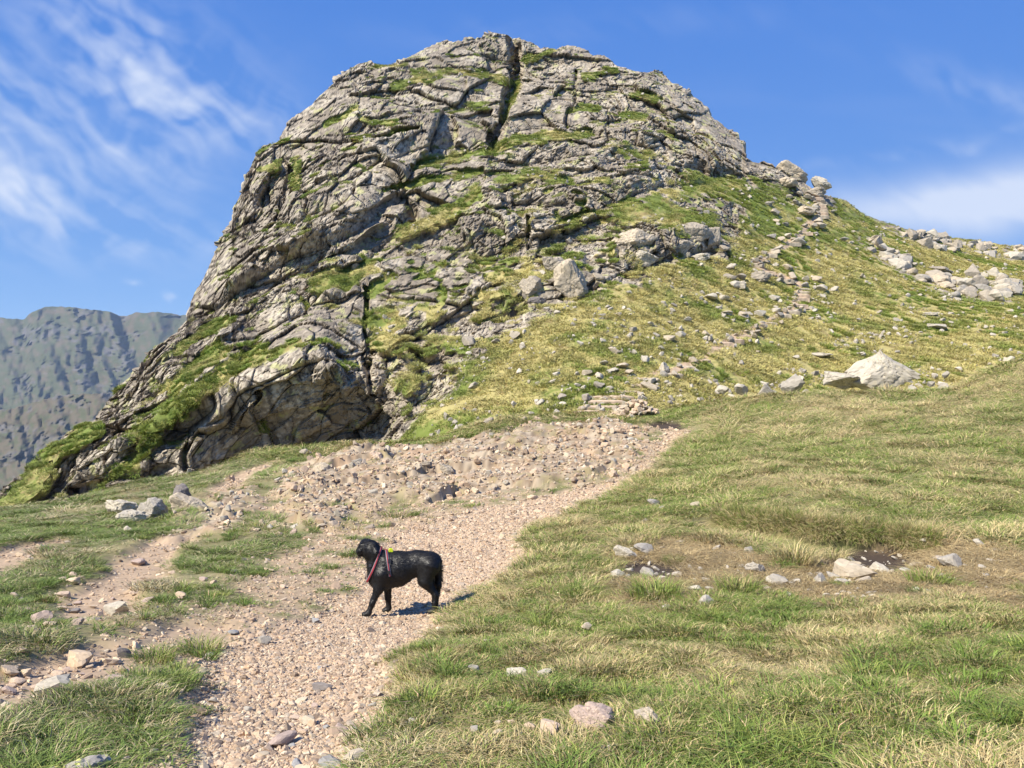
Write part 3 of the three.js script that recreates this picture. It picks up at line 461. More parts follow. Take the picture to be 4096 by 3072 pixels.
// stones strewn over the worn turf beside the brown trail
[[145, 595, 55], [225, 620, 45], [450, 725, 60], [310, 755, 50], [545, 755, 75], [580, 775, 90], [670, 785, 60], [460, 790, 60], [535, 815, 100], [470, 880, 90], [510, 910, 40], [570, 905, 60], [680, 858, 45], [685, 935, 60], [110, 900, 70], [160, 925, 60], [455, 965, 95], [550, 965, 80], [730, 985, 60], [195, 1030, 90], [660, 1045, 80], [310, 1130, 160], [370, 1180, 110], [245, 1200, 105], [390, 1215, 60], [155, 1340, 105], [130, 1300, 60], [420, 1430, 85], [75, 1460, 125], [130, 1500, 115], [185, 1450, 80], [270, 1530, 100], [110, 1420, 45], [70, 1580, 100], [85, 1530, 70], [1095, 935, 80], [1330, 935, 75], [1265, 720, 60], [990, 875, 65], [830, 885, 40], [1605, 700, 40], [2055, 455, 55], [570, 1140, 80], [725, 1115, 40], [20, 1265, 40], [205, 1240, 50], [605, 1410, 50], [655, 1365, 60], [495, 1390, 60], [1015, 625, 110], [1500, 820, 60], [1570, 840, 45], [1880, 815, 35], [2090, 850, 50], [1960, 720, 40], [2000, 725, 45], [1720, 745, 60], [1800, 650, 40]].map(from(0, 1900, 1.843)).forEach(([x, y, w], i) => sightedStone(x, y, w, 'loose_stone', i % 3 ? 'slab' : 'chunk', [M.tan, M.sand, M.pink, M.tan, M.dark], '* stone lying loose on the worn stony turf', 'stone', 'loose stones strewn over the worn turf'));
tag(sightedStone(...from(0, 1900, 1.843)([865, 965, 150]), 'loose_stone', 'chunk', [M.pale], '', 'stone'), 'white blotched grey stone lying on the worn turf', 'stone');
tag(sightedStone(...from(0, 1900, 1.843)([580, 1350, 165]), 'loose_stone', 'chunk', [M.sand], '', 'stone'), 'large sandy yellow wedge of stone on the bare stony strip', 'stone');
tag(sightedStone(...from(0, 1900, 1.843)([915, 1290, 115]), 'loose_stone', 'chunk', [M.dark], '', 'stone'), 'dark upright shard standing on the bare stony strip', 'stone').rotation.z = 0.9;
tag(sightedStone(...from(0, 1900, 1.843)([870, 1460, 195]), 'stone_slab', 'slab', [M.pink], '', 'stone'), 'flat pinkish grey slab at the edge of long grass', 'stone');
tag(sightedStone(...from(0, 1900, 1.843)([400, 1532, 205]), 'stone_slab', 'slab', [M.pale], '', 'stone'), 'long pale slab with a dark groove beside long grass', 'stone');
tag(sightedStone(...from(0, 1900, 1.843)([1185, 1630, 115]), 'loose_stone', 'chunk', [M.warm], '', 'stone'), 'rounded grey stone alone in green grass beside the gravel', 'stone');
tag(sightedStone(...from(0, 1900, 1.843)([2175, 445, 62]), 'loose_stone', 'chunk', [M.pink], '', 'stone'), 'pink block of stone at the foot of the low outcrop', 'stone');
// larger stones among the gravel
[[1020, 290, 110], [800, 225, 75], [1410, 140, 60], [1250, 790, 80], [1090, 760, 80], [1150, 700, 50], [1050, 1020, 80], [1230, 1000, 60], [1600, 895, 100], [1650, 945, 70], [1310, 900, 75], [620, 360, 60], [650, 660, 70], [330, 940, 95], [360, 905, 60], [600, 720, 70], [1120, 930, 50], [2000, 485, 50], [1510, 1215, 160], [1700, 1225, 190], [570, 1155, 90], [1270, 1130, 100], [1400, 700, 60], [1240, 680, 60], [1380, 925, 50], [900, 720, 80], [1690, 885, 60], [1440, 460, 45], [400, 845, 60], [235, 790, 70], [700, 1120, 70], [850, 1190, 80], [980, 1200, 90], [1100, 1170, 60], [450, 1060, 60], [760, 960, 60], [1480, 860, 50], [1820, 720, 60], [1860, 860, 60], [1930, 550, 45]].map(from(500, 2400, 1.843)).forEach(([x, y, w], i) => sightedStone(x, y, w, 'path_stone', i % 2 ? 'slab' : 'chunk', [M.tan, M.warm, M.pink, M.grey, M.tan, M.blue], '* stone among finer gravel on the path', 'stone', 'larger stones among the path gravel'));
tag(sightedStone(...from(500, 2400, 1.843)([1455, 592, 155]), 'path_stone', 'slab', [M.dark], '', 'stone'), 'long thin dark slate blade lying flat on the gravel path', 'stone').scale.multiply(new THREE.Vector3(1, 0.7, 0.5));
tag(sightedStone(...from(500, 2400, 1.843)([1350, 830, 110]), 'path_stone', 'chunk', [M.warm], '', 'stone'), 'squarish grey brown block with a pale vein on the gravel path', 'stone');
{ const a = tag(sightedStone(...from(500, 2400, 1.843)([1160, 985, 225]), 'path_stone', 'slab', [M.pink], '', 'stone'), 'long purplish slab propped aslant on the gravel path', 'stone'); a.scale.z *= 0.5; a.rotation.y = 0.75; }
// stones in the meadow
[[590, 495, 55], [405, 580, 70], [985, 770, 95], [345, 880, 28], [745, 930, 45], [280, 1008, 28], [80, 1078, 48], [665, 1080, 45], [760, 1085, 55], [505, 1140, 50], [660, 1170, 70], [880, 1125, 70], [1015, 1165, 130], [285, 1212, 42], [375, 1235, 40], [1270, 395, 70], [1420, 1285, 90], [590, 1180, 40], [740, 1205, 40]].map(from(1600, 2300, 1.7015)).forEach(([x, y, w], i) => sightedStone(x, y, w, 'meadow_stone', 'chunk', [M.warm, M.grey, M.tan, M.pale], '* stone half hidden in the meadow grass', 'stone', 'small stones half hidden in the meadow grass', { lift: 0.5 }));
tag(sightedStone(...from(1600, 2300, 1.7015)([500, 745, 80]), 'meadow_stone', 'chunk', [M.grey], '', 'stone', null, { lift: 0.7 }), 'dark pointed stone standing in grass next to the white stone', 'stone');
tag(sightedStone(...from(1600, 2300, 1.7015)([790, 775, 125]), 'meadow_stone', 'chunk', [M.pale], '', 'stone', null, { lift: 0.62 }), 'bright creamy white rounded stone in green grass', 'stone');
tag(sightedStone(...from(1600, 2300, 1.7015)([1330, 1110, 290]), 'meadow_stone', 'big', [M.pink], '', 'stone', null, { lift: 0.16, sy: 0.7 }), 'broad purple grey cracked rock set low in the meadow', 'stone');
tag(sightedStone(...from(1600, 2300, 1.7015)([1690, 1115, 180]), 'meadow_stone', 'big', [M.warm], '', 'stone', null, { lift: 0.42 }), 'rough humped grey rock in the meadow near the purple rock', 'stone');
// pale stones in the wet hollow
const hollow = [[[205, 845, 60], [290, 893, 75], [360, 890, 40], [570, 765, 35], [590, 800, 40], [665, 815, 40], [690, 835, 60], [560, 835, 65], [510, 870, 50], [785, 840, 50], [840, 810, 40], [910, 800, 45], [1065, 760, 50], [850, 745, 25], [35, 918, 32], [1155, 880, 25], [730, 842, 25], [640, 845, 35], [455, 890, 60], [620, 890, 60], [540, 900, 50], [880, 835, 35]].map(from(2800, 1400, 0.952)), [[625, 530, 50], [495, 550, 70], [615, 320, 30], [690, 262, 40], [828, 250, 45], [650, 240, 50], [870, 665, 80], [885, 595, 35], [1170, 570, 75], [1240, 575, 40], [820, 600, 50], [985, 455, 35], [1055, 445, 50]].map(from(2000, 1800, 1.0583))].flat();
hollow.forEach(([x, y, w], i) => sightedStone(x, y, w, 'hollow_stone', i % 2 ? 'slab' : 'chunk', [M.pale, M.grey, M.pale, M.warm], '* weathered stone among dead grass in the boggy hollow', 'stone', 'pale stones in the boggy hollow', { lift: 0.16 }));
tag(sightedStone(...from(2800, 1400, 0.952)([585, 868, 140]), 'hollow_stone', 'slab', [M.warm], '', 'stone'), 'widest flat tan slab at the edge of the black peat', 'stone');
tag(sightedStone(...from(2800, 1400, 0.952)([955, 832, 75]), 'hollow_stone', 'chunk', [M.grey], '', 'stone', null, { lift: 0.3 }), 'green lichened triangular stone beside the black peat', 'stone');
tag(sightedStone(...from(2000, 1800, 1.0583)([530, 465, 95]), 'hollow_stone', 'big', [M.pale], '', 'stone', null, { lift: 0.22 }), 'pale crusty rounded rock beside a flat grey one', 'stone');
tag(sightedStone(...from(2000, 1800, 1.0583)([608, 447, 75]), 'hollow_stone', 'slab', [M.grey], '', 'stone', null, { lift: 0.2 }), 'flat grey rock leaning against the pale crusty rock', 'stone');
tag(sightedStone(...from(2000, 1800, 1.0583)([1075, 525, 80]), 'hollow_stone', 'big', [M.grey], '', 'stone', null, { lift: 0.3 }), 'upright speckled grey rock beside a straw coloured tussock', 'stone');
// the lichened boulder in the grass
{
  const g = rockGeo(555, 14, 10, 0.05, [1, 0.62, 0.8], 0.4), P = g.getAttribute('position'), c = g.getAttribute('color');
  for (let i = 0; i < P.count; i += 3) { const x = P.getX(i), y = P.getY(i), z = P.getZ(i), f = noise(x * 5 + 3, y * 5, z * 5) + 0.4 * noise(x * 14, y * 14, z * 14); if (f > 0.08) for (let k = 0; k < 3; k++) c.setXYZ(i + k, 1.5, 1.62, 0.55); }
  const p = cast(300, 3125, groundSmooth), w = 0.25;
  tag(stone('lichen_boulder', g, M.grey, p[0], groundY(p[0], p[2]) - 0.005, p[2], w, 0.4), 'dark boulder blotched with yellow green lichen half sunk in grass', 'boulder');
}
// knot of boulders at the end of the low outcrop
[[[480, 2060, 130], M.pale, 'white and rust blotched boulder at the end of the low outcrop'], [[530, 2090, 110], M.pale, 'low lichened boulder tucked against the white rust blotched boulder'], [[610, 2075, 110], M.grey, 'grey brown split boulder with deep gap behind it'], [[770, 2060, 170], M.warm, 'broad tan crusted rock hump beside the split boulder'], [[510, 2125, 40], M.pale, 'small white stone below the white rust blotched boulder'], [[720, 2010, 90], M.dark, 'dark clod of rock and turf above the split boulder']].forEach(([[x, y, w], m, label]) => { const o = sightedStone(x, y, w, 'outcrop_boulder', 'big', [m], label, 'boulder', null, { lift: 0.15 }); });
// rocks poking from the low outcrop and along the saddle edge
[[430, 480, 90], [475, 500, 55], [320, 520, 75], [120, 560, 130], [660, 470, 60], [540, 470, 60], [830, 455, 50], [700, 545, 70], [820, 540, 100], [1150, 370, 40], [1050, 275, 60], [1100, 330, 55], [900, 380, 60], [640, 565, 70], [1240, 260, 40], [1310, 255, 45], [1420, 250, 50], [1650, 490, 55], [1560, 610, 60], [1230, 545, 60], [1310, 590, 70], [1010, 460, 45], [30, 445, 70], [120, 385, 55], [60, 400, 45], [385, 385, 55], [440, 390, 40], [230, 500, 60], [550, 375, 60], [620, 370, 50], [760, 350, 50], [1150, 545, 50], [1730, 560, 60], [1850, 520, 55], [1400, 420, 60], [1480, 400, 55], [1560, 360, 60], [1640, 380, 50], [1250, 420, 55]].map(from(1200, 1500, 1.3825)).forEach(([x, y, w], i) => sightedStone(x, y, w * 0.95, 'outcrop_rock', 'big', [M.warm, M.tan, M.crag, M.tan], '* rock standing proud of the low trodden outcrop', 'rock', 'rocks standing proud of the low outcrop', { lift: 0.06 }));

// ---------------------------------------------------------------- boulders on the crag's flank
function cragStone(px, py, wpx, hpx, name, geo, mat, label, category, group, o = {}) {
  const p = cragIndex(px, py), w = wpx / FOCAL * -p.z, h = hpx ? hpx / FOCAL * -p.z : w * 0.62;
  const m = stone(name, geo, mat, p.x, p.y + h * (o.lift ?? 0.0), p.z - w * (o.back ?? 0.05), w * 1.05, o.turn ?? (R0() * 6.28), o.tx ?? (R0() - 0.5) * 0.4, o.tz ?? (R0() - 0.5) * 0.4);
  m.scale.y = h / geo.userData.tall; return tag(m, describe(label, m, 1.0, 0.6), category, group);
}
const z4 = from(1800, 700, 1.843), z5 = from(2900, 600, 1.8437);
[[[905, 800, 330], 300, M.warm, 'huge leaning block with a dark right side on the grassy flank', { tz: -0.5, turn: 0.4 }], [[780, 670, 200], 150, M.crag, 'rounded boulder propped against the huge leaning block', {}], [[600, 840, 170], 200, M.crag, 'dark split rock beside the huge leaning block', {}], [[640, 930, 130], 80, M.dark, 'dark brown block under the split rock', {}], [[1370, 490, 330], 200, M.warm, 'broad cream rock hump with deep shadowed cracks', { turn: 0 }], [[1420, 620, 200], 130, M.pale, 'cracked cream rock below the broad cream hump', {}], [[1790, 420, 260], 210, M.crag, 'tall grey slab tilted to a peak above the path', { tz: 0.55, turn: 0.1 }], [[1720, 530, 190], 130, M.crag, 'grey block at the foot of the tilted grey slab', {}], [[1940, 460, 130], 170, M.crag, 'broken grey rock next to the tilted grey slab', {}], [[1860, 610, 120], 70, M.pale, 'flat tipped block in a row below the grey slab', {}], [[1740, 600, 90], 55, M.pale, 'small flat block below the grey slab foot', {}], [[1575, 1440, 115], 130, M.pale, 'white blocky boulder beside the lower steps', {}]].forEach(([q, h, m, label, o]) => { const [x, y, w] = z4(q); cragStone(x, y, w, h / 1.843, 'flank_boulder', bigs[Math.floor(R0() * 8)], m, label, 'boulder', null, o); });
[[[505, 162, 245], 140, M.warm, 'great flat topped block on the skyline ridge', { tz: -0.2, turn: 0.2, lift: 0.0 }], [[692, 252, 145], 100, M.pale, 'tilted block jutting out over the ridge edge', { tz: -0.55, turn: 0.3, lift: 0.0 }], [[460, 235, 190], 110, M.warm, 'rounded block under the flat topped ridge block', {}], [[680, 318, 130], 90, M.crag, 'small blocky rock under the jutting ridge block', {}], [[590, 450, 175], 75, M.warm, 'large flat boulder at the bend of the upper steps', { tz: -0.15, turn: 0.2 }], [[250, 950, 145], 115, M.crag, 'dark grey pointed boulder beside the middle steps', {}], [[105, 1000, 120], 75, M.pale, 'pale lichened block beside the dark pointed boulder', {}], [[700, 1512, 150], 38, M.pale, 'long low white rock in the lower turf', { tz: 0, turn: 0 }], [[1575, 1300, 150], 36, M.pale, 'long low lichened rock on the turf slope below the scree', { tz: 0, turn: 0 }], [[1515, 1210, 145], 32, M.pale, 'flat pale rock just under the scree', { tz: 0, turn: 0 }], [[1600, 885, 190], 60, M.crag, 'big overhanging slab with a black gap beneath in the scree', { tz: -0.1, turn: 0.1 }]].forEach(([q, h, m, label, o]) => { const [x, y, w] = z5(q); cragStone(x, y, w, h / 1.8437, 'flank_boulder', bigs[Math.floor(R0() * 8)], m, label, 'boulder', null, o); });
[[2020, 545, 70], [2075, 680, 80], [2130, 815, 110], [1930, 905, 100], [2020, 915, 90], [1740, 950, 45], [1650, 960, 50], [2035, 1025, 75], [2155, 1040, 100], [1745, 1070, 60], [1880, 1175, 80], [1915, 1210, 60], [1700, 1180, 80], [1615, 1215, 90], [1555, 1280, 65], [1345, 1240, 60], [1440, 1360, 80], [1790, 1365, 70], [1265, 1410, 80], [1210, 1300, 90], [1320, 1455, 60], [1195, 1450, 85], [1010, 1465, 80], [1110, 1495, 90], [1490, 1520, 65], [1595, 1530, 60], [1465, 1565, 120], [1100, 1560, 80], [940, 1550, 50], [1420, 1645, 60], [1000, 1645, 90], [820, 1640, 80], [480, 1190, 100], [240, 1195, 40], [140, 1230, 120], [330, 1230, 60], [1240, 1035, 60], [1620, 1090, 40], [1480, 1105, 60], [1350, 1145, 70], [1130, 1385, 50], [1325, 870, 50], [880, 490, 60], [640, 300, 60], [1090, 760, 90], [1130, 850, 100], [1000, 330, 60]].map(z4).forEach(([x, y, w]) => cragStone(x, y, w, 0, 'turf_boulder', chunks[Math.floor(R0() * 10)], [M.pale, M.warm, M.crag][Math.floor(R0() * 3)], '* boulder lying in the yellow turf beside the lower steps', 'boulder', 'boulders lying in the turf beside the steps', { lift: 0.12 }));
[[370, 465, 90], [325, 400, 55], [795, 455, 45], [690, 525, 80], [705, 565, 80], [540, 515, 55], [375, 525, 55], [445, 550, 50], [465, 635, 60], [415, 660, 60], [340, 640, 60], [545, 690, 120], [400, 730, 60], [370, 765, 80], [675, 620, 45], [310, 830, 50], [375, 850, 55], [460, 875, 85], [45, 870, 70], [40, 940, 80], [110, 950, 90], [600, 955, 60], [680, 955, 70], [500, 935, 90], [710, 1020, 90], [800, 1035, 80], [710, 1080, 60], [370, 1100, 75], [265, 1215, 90], [375, 1190, 70], [540, 1195, 60], [130, 1225, 95], [20, 1210, 60], [220, 1375, 55], [185, 1410, 40], [415, 1275, 50], [1010, 930, 45], [865, 665, 55], [945, 605, 35], [1135, 1200, 50], [985, 1250, 30], [565, 1405, 35], [1275, 1490, 35], [1010, 1500, 30], [240, 1495, 50], [525, 1530, 50], [550, 320, 50], [480, 350, 60], [520, 385, 55], [600, 350, 60]].map(z5).forEach(([x, y, w]) => cragStone(x, y, w, 0, 'slope_boulder', chunks[Math.floor(R0() * 10)], [M.pale, M.warm, M.grey, M.crag][Math.floor(R0() * 4)], '* boulder on the upper grass slope around the steps', 'boulder', 'boulders strewn on the upper grass slope', { lift: 0.12 }));
// scree: tumbled blocks
{
  const fill = (poly, n, lo, hi, label, group) => { const b = boxOf(poly, 0), r = rng(n * 13); let k = 0, guard = 0; while (k < n && guard++ < 20000) { const s = lerp(b[0], b[1], r()), t = lerp(b[2], b[3], r()); if (!inPoly(poly, s, t) || t > skySlope(s) - 0.003) continue; const d = reliefDepth(s, t) - 0.1, w = lerp(lo, hi, Math.pow(r(), 2.4)); const m = stone('scree_block', r() < 0.6 ? slabs[Math.floor(r() * 10)] : chunks[Math.floor(r() * 10)], [M.warm, M.grey, M.crag, M.pale][Math.floor(r() * 4)], s * d, EYE + t * d + w * 0.1, -d, w, r() * 6.28, (r() - 0.5) * 0.7, (r() - 0.5) * 0.7); m.scale.y *= 1.2; tag(m, describe(label, m, 0.85, 0.5), 'rock', group); k++; } };
  fill(patchRocks, 150, 0.3, 1.3, '* block in the broad scree patch on the slope', 'blocks of the broad scree patch');
  fill(patchRocks2, 120, 0.3, 1.2, '* block in the scree along the skyline shoulder', 'blocks of the skyline scree');
}
// ---------------------------------------------------------------- steps of the pitched path
{
  const st = new THREE.Group(); st.name = 'stone_steps'; scene.add(st); tag(st, 'zigzag flight of rough stone steps climbing the grassy flank', 'steps');
  const treads = [1, 2, 3, 4].map((q) => { const g = new THREE.BoxGeometry(1, 0.3, 0.44, 12, 2, 5), P = g.getAttribute('position'), c = new Float32Array(P.count * 3); for (let i = 0; i < P.count; i++) { const x = P.getX(i), y = P.getY(i), z = P.getZ(i), e = Math.max(Math.abs(x) * 2, Math.abs(z) / 0.22); P.setXYZ(i, x + 0.03 * noise(x * 5, q, z * 9), y - (y > 0 ? 0.05 * Math.pow(e, 6) : 0) + 0.02 * noise(x * 6 + q, 2, z * 6), z + 0.05 * noise(x * 4, q * 3, y * 4)); const t = 0.95 + 0.3 * noise(x * 12 + q, 5, z * 12); c[i * 3] = c[i * 3 + 1] = c[i * 3 + 2] = t; } g.setAttribute('color', new THREE.BufferAttribute(c, 3)); g.deleteAttribute('uv'); g.computeVertexNormals(); return g; });
  const earth = stoneMat(0.50, 0.38, 0.265), rs = rng(91), flights = [[[2385, 1652], [2400, 1632], [2425, 1610], [2455, 1592], [2490, 1572], [2520, 1545], [2560, 1520]], [[2680, 1492], [2740, 1462], [2800, 1436]], [[2900, 1368], [2935, 1355], [2965, 1338], [3000, 1322], [3035, 1302], [3065, 1288], [3100, 1272], [3130, 1255], [3160, 1242]], [[3180, 1228], [3188, 1216], [3192, 1203], [3196, 1190], [3198, 1178], [3200, 1165], [3202, 1152], [3198, 1140], [3190, 1130]], [[3140, 1118], [3100, 1100], [3060, 1085], [3015, 1062], [3020, 1052], [3032, 1042], [3050, 1030], [3070, 1015]], [[3110, 1000], [3140, 985], [3170, 970], [3185, 955], [3200, 942], [3212, 928], [3220, 915], [3228, 902]], [[3280, 862], [3278, 850], [3276, 840], [3275, 829], [3274, 819], [3272, 808], [3268, 798], [3262, 789]]];
  const org = onCrag(2385, 1652); st.position.copy(org);
  flights.forEach((f, k) => f.forEach(([px, py], i) => {
    const p = k ? cragIndex(px, py) : onCrag(px, py), w = k === 0 ? 1.35 : k < 3 ? 0.8 : 0.95;
    const tread = new THREE.Mesh(treads[Math.floor(rs() * 4)], k === 0 || rs() < 0.5 ? earth : M.warm); tread.name = 'step'; tread.position.set(p.x - org.x, p.y - org.y - (k === 0 ? 0.06 : 0.13), p.z - org.z - 0.02); tread.rotation.y = (rs() - 0.5) * 0.25; tread.scale.set(w * (0.85 + 0.3 * rs()), k === 0 ? 1 : 0.8, k === 0 ? 1 : 0.75 + 0.3 * rs()); tread.castShadow = tread.receiveShadow = true; if (k === 0 || rs() < 0.75) st.add(tread);
    for (let q = 0; q < (k === 0 ? 3 : rs() < 0.7 ? 1 : 2); q++) { const u = (q + 0.5) / (k === 0 ? 3 : 2) - 0.5 + (rs() - 0.5) * 0.2, sw = 0.3 * (0.7 + 0.8 * rs()); stone('kerb_stone', (rs() < 0.6 ? slabs : chunks)[Math.floor(rs() * 10)], [M.warm, M.grey, M.crag, M.crag][Math.floor(rs() * 4)], p.x - org.x + u * w * 1.15, p.y - org.y - 0.03, p.z - org.z + 0.19, sw, rs() * 6, (rs() - 0.5) * 0.3, (rs() - 0.5) * 0.3, 1, 0.8, st); }
  }));
}
// ---------------------------------------------------------------- cairn
{
  const p = cast(2545, 1668, groundSmooth) ?? [3.9, 0, -24], g = new THREE.Group(); g.name = 'cairn'; g.position.set(p[0], groundSmooth(p[0], p[2]), p[2]); scene.add(g); tag(g, 'low spread cairn of piled stones at the foot of the steps', 'cairn');
  const r = rng(33);
  for (let i = 0; i < 120; i++) { const u = Math.pow(r(), 0.7), a = r() * 6.283, x = Math.cos(a) * u * 0.72, z = Math.sin(a) * u * 0.45, y = 0.5 * Math.pow(1 - u, 0.8) * (0.75 + 0.4 * r()), w = 0.1 + 0.13 * r(); stone('stone', (i % 2 ? slabs : chunks)[Math.floor(r() * 10)], [M.tan, M.warm, M.pale, M.sand][Math.floor(r() * 4)], x, y + 0.03, z, w, r() * 6.28, (r() - 0.5) * 0.9, (r() - 0.5) * 0.9, 1, 1, g); }
  stone('stone', chunks[2], M.pale, 0.08, 0.56, 0, 0.17, 1, 0, 0, 1.5, 1, g).userData.label = 'white capstone of the cairn';
}
// the two big boulders behind the meadow
for (const [px, py, wpx, hpx, geo, label] of [[3520, 1535, 275, 150, rockGeo(612, 12, 9, 0.06, [1, 0.68, 0.7], 0.8), 'large pale pyramid boulder spotted with lichen behind the meadow'], [3365, 1545, 185, 66, rockGeo(641, 12, 12, 0.07, [1, 0.68, 0.7], 0.8), 'long low boulder lying against the large pyramid boulder']].map((a) => a)) {
  const [s, t] = sight(px, py), d = 28.6, w = wpx / FOCAL * d, h = hpx / FOCAL * d;
  const P = geo.getAttribute('position');
  if (wpx > 200) for (let i = 0; i < P.count; i++) { const y = P.getY(i), k = lerp(1.1, 0.2, smooth(-0.15, 0.36, y)); P.setX(i, P.getX(i) * k - (y > 0 ? 0.08 * y : 0)); P.setZ(i, P.getZ(i) * lerp(1, 0.4, smooth(-0.1, 0.36, y))); }
  geo.computeVertexNormals();
  geo.computeBoundingBox(); const bb = geo.boundingBox, m = stone('boulder', geo, M.pale, s * d, EYE + t * d + h * 0.36, -d, w / (bb.max.x - bb.min.x), 0, 0, 0); m.scale.y = h * 1.15 / (bb.max.y - bb.min.y); tag(m, label, 'boulder');
}
[[90, 150, 40], [155, 150, 60], [250, 155, 60], [365, 135, 90], [805, 150, 40], [860, 157, 30], [880, 130, 25], [940, 93, 28], [1175, 38, 40], [1220, 40, 30], [705, 160, 25], [930, 150, 60]].map(from(2800, 1400, 0.952)).forEach(([x, y, w]) => { const [s, t] = sight(x, y), d = 26.5; const m = tag(stone('dip_stone', chunks[Math.floor(R0() * 10)], [M.pale, M.grey][Math.floor(R0() * 2)], s * d, EYE + t * d, -d, w / FOCAL * d * 1.1, R0() * 6, 0, 0), '', 'stone', 'small stones in the grassy dip'); m.userData.label = describe('* stone in the grassy dip around the big boulders', m, 0.6, 0.35); });

// ---------------------------------------------------------------- gravel and rubble
console.log('gravel');
const v3 = new THREE.Vector3(), qt = new THREE.Quaternion(), eu = new THREE.Euler(), m4 = new THREE.Matrix4(), sc3 = new THREE.Vector3();
function scatter(name, geos, mat, items, label) {               // items: [x, y, z, sx, sy, sz, rx, ry, rz, r, g, b, which]
  geos.forEach((geo, w) => {
    const mine = items.filter((it) => it[12] === w); if (!mine.length) return;
    const im = new THREE.InstancedMesh(geo, mat, mine.length), cc = new THREE.Color();
    mine.forEach((it, i) => { m4.compose(v3.set(it[0], it[1], it[2]), qt.setFromEuler(eu.set(it[6], it[7], it[8])), sc3.set(it[3], it[4], it[5])); im.setMatrixAt(i, m4); im.setColorAt(i, cc.setRGB(it[9], it[10], it[11])); });
    im.name = numbered(name); im.userData.kind = 'stuff'; im.userData.label = label; im.castShadow = im.receiveShadow = true; scene.add(im);
  });
}
const pebbles = [...Array(7).keys()].map((i) => rockGeo(700 + i, 1, 9, 0.02, [1, 0.5 + 0.06 * (i % 4), 0.75], 0.2));
const matPebble = new THREE.MeshStandardMaterial({ vertexColors: true, roughness: 0.92 });
const tones = [[0.60, 0.435, 0.285], [0.57, 0.405, 0.265], [0.65, 0.50, 0.335], [0.48, 0.345, 0.23], [0.46, 0.37, 0.28], [0.33, 0.245, 0.175], [0.68, 0.56, 0.40], [0.58, 0.425, 0.285]];
{
  const r = rng(909), items = [];
  const add = (x, z, size) => { const y = groundHeight(x, z), t = tones[Math.floor(r() * 8)], k = 0.68 + 0.36 * r(); items.push([x, y + size * 0.05, z, size * (0.8 + 0.5 * r()), size * (0.8 + 0.5 * r()), size * (0.8 + 0.4 * r()), (r() - 0.5) * 0.9, r() * 6.28, (r() - 0.5) * 0.9, t[0] * k, t[1] * k, t[2] * k, Math.floor(r() * 7)]); };
  for (let i = 0; i < 420000; i++) {
    const d = 2.3 + 20.5 * Math.pow(r(), 1.25), s = -0.72 + 1.15 * r(), x = s * d, z = -d;
    groundMasks(x, z);
    const p = GM.path > 0.5 ? 0.92 : Math.max(GM.stony * 0.16, GM.trail * 0.08, GM.rock * 0.05, GM.path * 0.5);
    if (r() > p) continue;
    const far = Math.max(1, d / 7);
    const size = (0.012 + 0.016 * Math.pow(r(), 2) + (r() < 0.12 ? 0.028 * r() : 0) + (r() < 0.014 ? 0.055 * r() : 0)) * Math.pow(far, 0.75) * (GM.path > 0.5 ? 1 : GM.rock > 0.5 ? 1.7 : 1.35);
    add(x, z, size);
    if (items.length > 170000) break;
  }
  scatter('gravel', pebbles, matPebble, items, 'loose pinkish gravel of the path');
  // rubble on the trodden outcrop
  const rub = [];
  for (let i = 0; i < 60000 && rub.length < 700; i++) { const d = 10 + 13 * r(), s = -0.42 + 0.7 * r(), x = s * d, z = -d; groundMasks(x, z); if (GM.rock < 0.35 || r() > GM.rock * 0.5 || noise(x * 0.9, 2, z * 0.9) + 0.3 * GM.n2 < -0.05) continue; const y = groundHeight(x, z), w = 0.05 + 0.16 * Math.pow(r(), 3), t = r() < 0.65 ? tones[Math.floor(r() * 8)] : [0.5, 0.45, 0.36], k = 0.7 + 0.4 * r(); rub.push([x, y + w * 0.1, z, w, w * 1.1, w * 0.8, (r() - 0.5), r() * 6.28, (r() - 0.5), t[0] * k, t[1] * k, t[2] * k, Math.floor(r() * 10)]); }
  scatter('rubble', chunks, matPebble, rub, 'broken rock littering the low outcrop');
  const hs = []; for (let i = 0; i < 9000 && hs.length < 420; i++) { const d = 6.5 + 4 * r(), s = 0.1 + 0.6 * r(), x = s * d, z = -d; groundMasks(x, z); if (GM.bed < 0.4 || noise(x * 1.2, 31, z * 1.2) < -0.1) continue; const y = groundHeight(x, z), w = 0.025 + 0.1 * Math.pow(r(), 3), k = 0.7 + 0.5 * r(); hs.push([x, y + w * 0.12, z, w, w, w * 0.8, r() - 0.5, r() * 6.28, r() - 0.5, 0.46 * k, 0.41 * k, 0.33 * k, Math.floor(r() * 10)]); }
  scatter('stone_chips', slabs, matPebble, hs, 'chips of pale stone in the boggy hollow');
  // small stones fallen on the flank
  const fl = []; const { pos, NC, NR, turf } = relief;
  for (let i = 0; i < 200000 && fl.length < 2600; i++) { const q = Math.floor(r() * NC * NR * 0.97), x = pos[q * 3], y = pos[q * 3 + 1], z = pos[q * 3 + 2], s = x / -z; if (Math.abs(s) > 0.75 || s < -0.2 || turf[q] < 0.1 || noise(x * 0.35, y * 0.35, z * 0.35 + 4) + 0.5 * noise(x * 1.1, y, z) < 0.08 - 0.5 * r() * r()) continue; const w = 0.08 + 0.26 * Math.pow(r(), 3.5), k = 0.75 + 0.5 * r(); fl.push([x, y + w * 0.12, z, w, w, w * 0.8, r() - 0.5, r() * 6.28, r() - 0.5, 0.46 * k, 0.41 * k, 0.33 * k, Math.floor(r() * 10)]); }
  scatter('fallen_stones', chunks, matPebble, fl, 'small stones scattered over the turf of the crag');
}

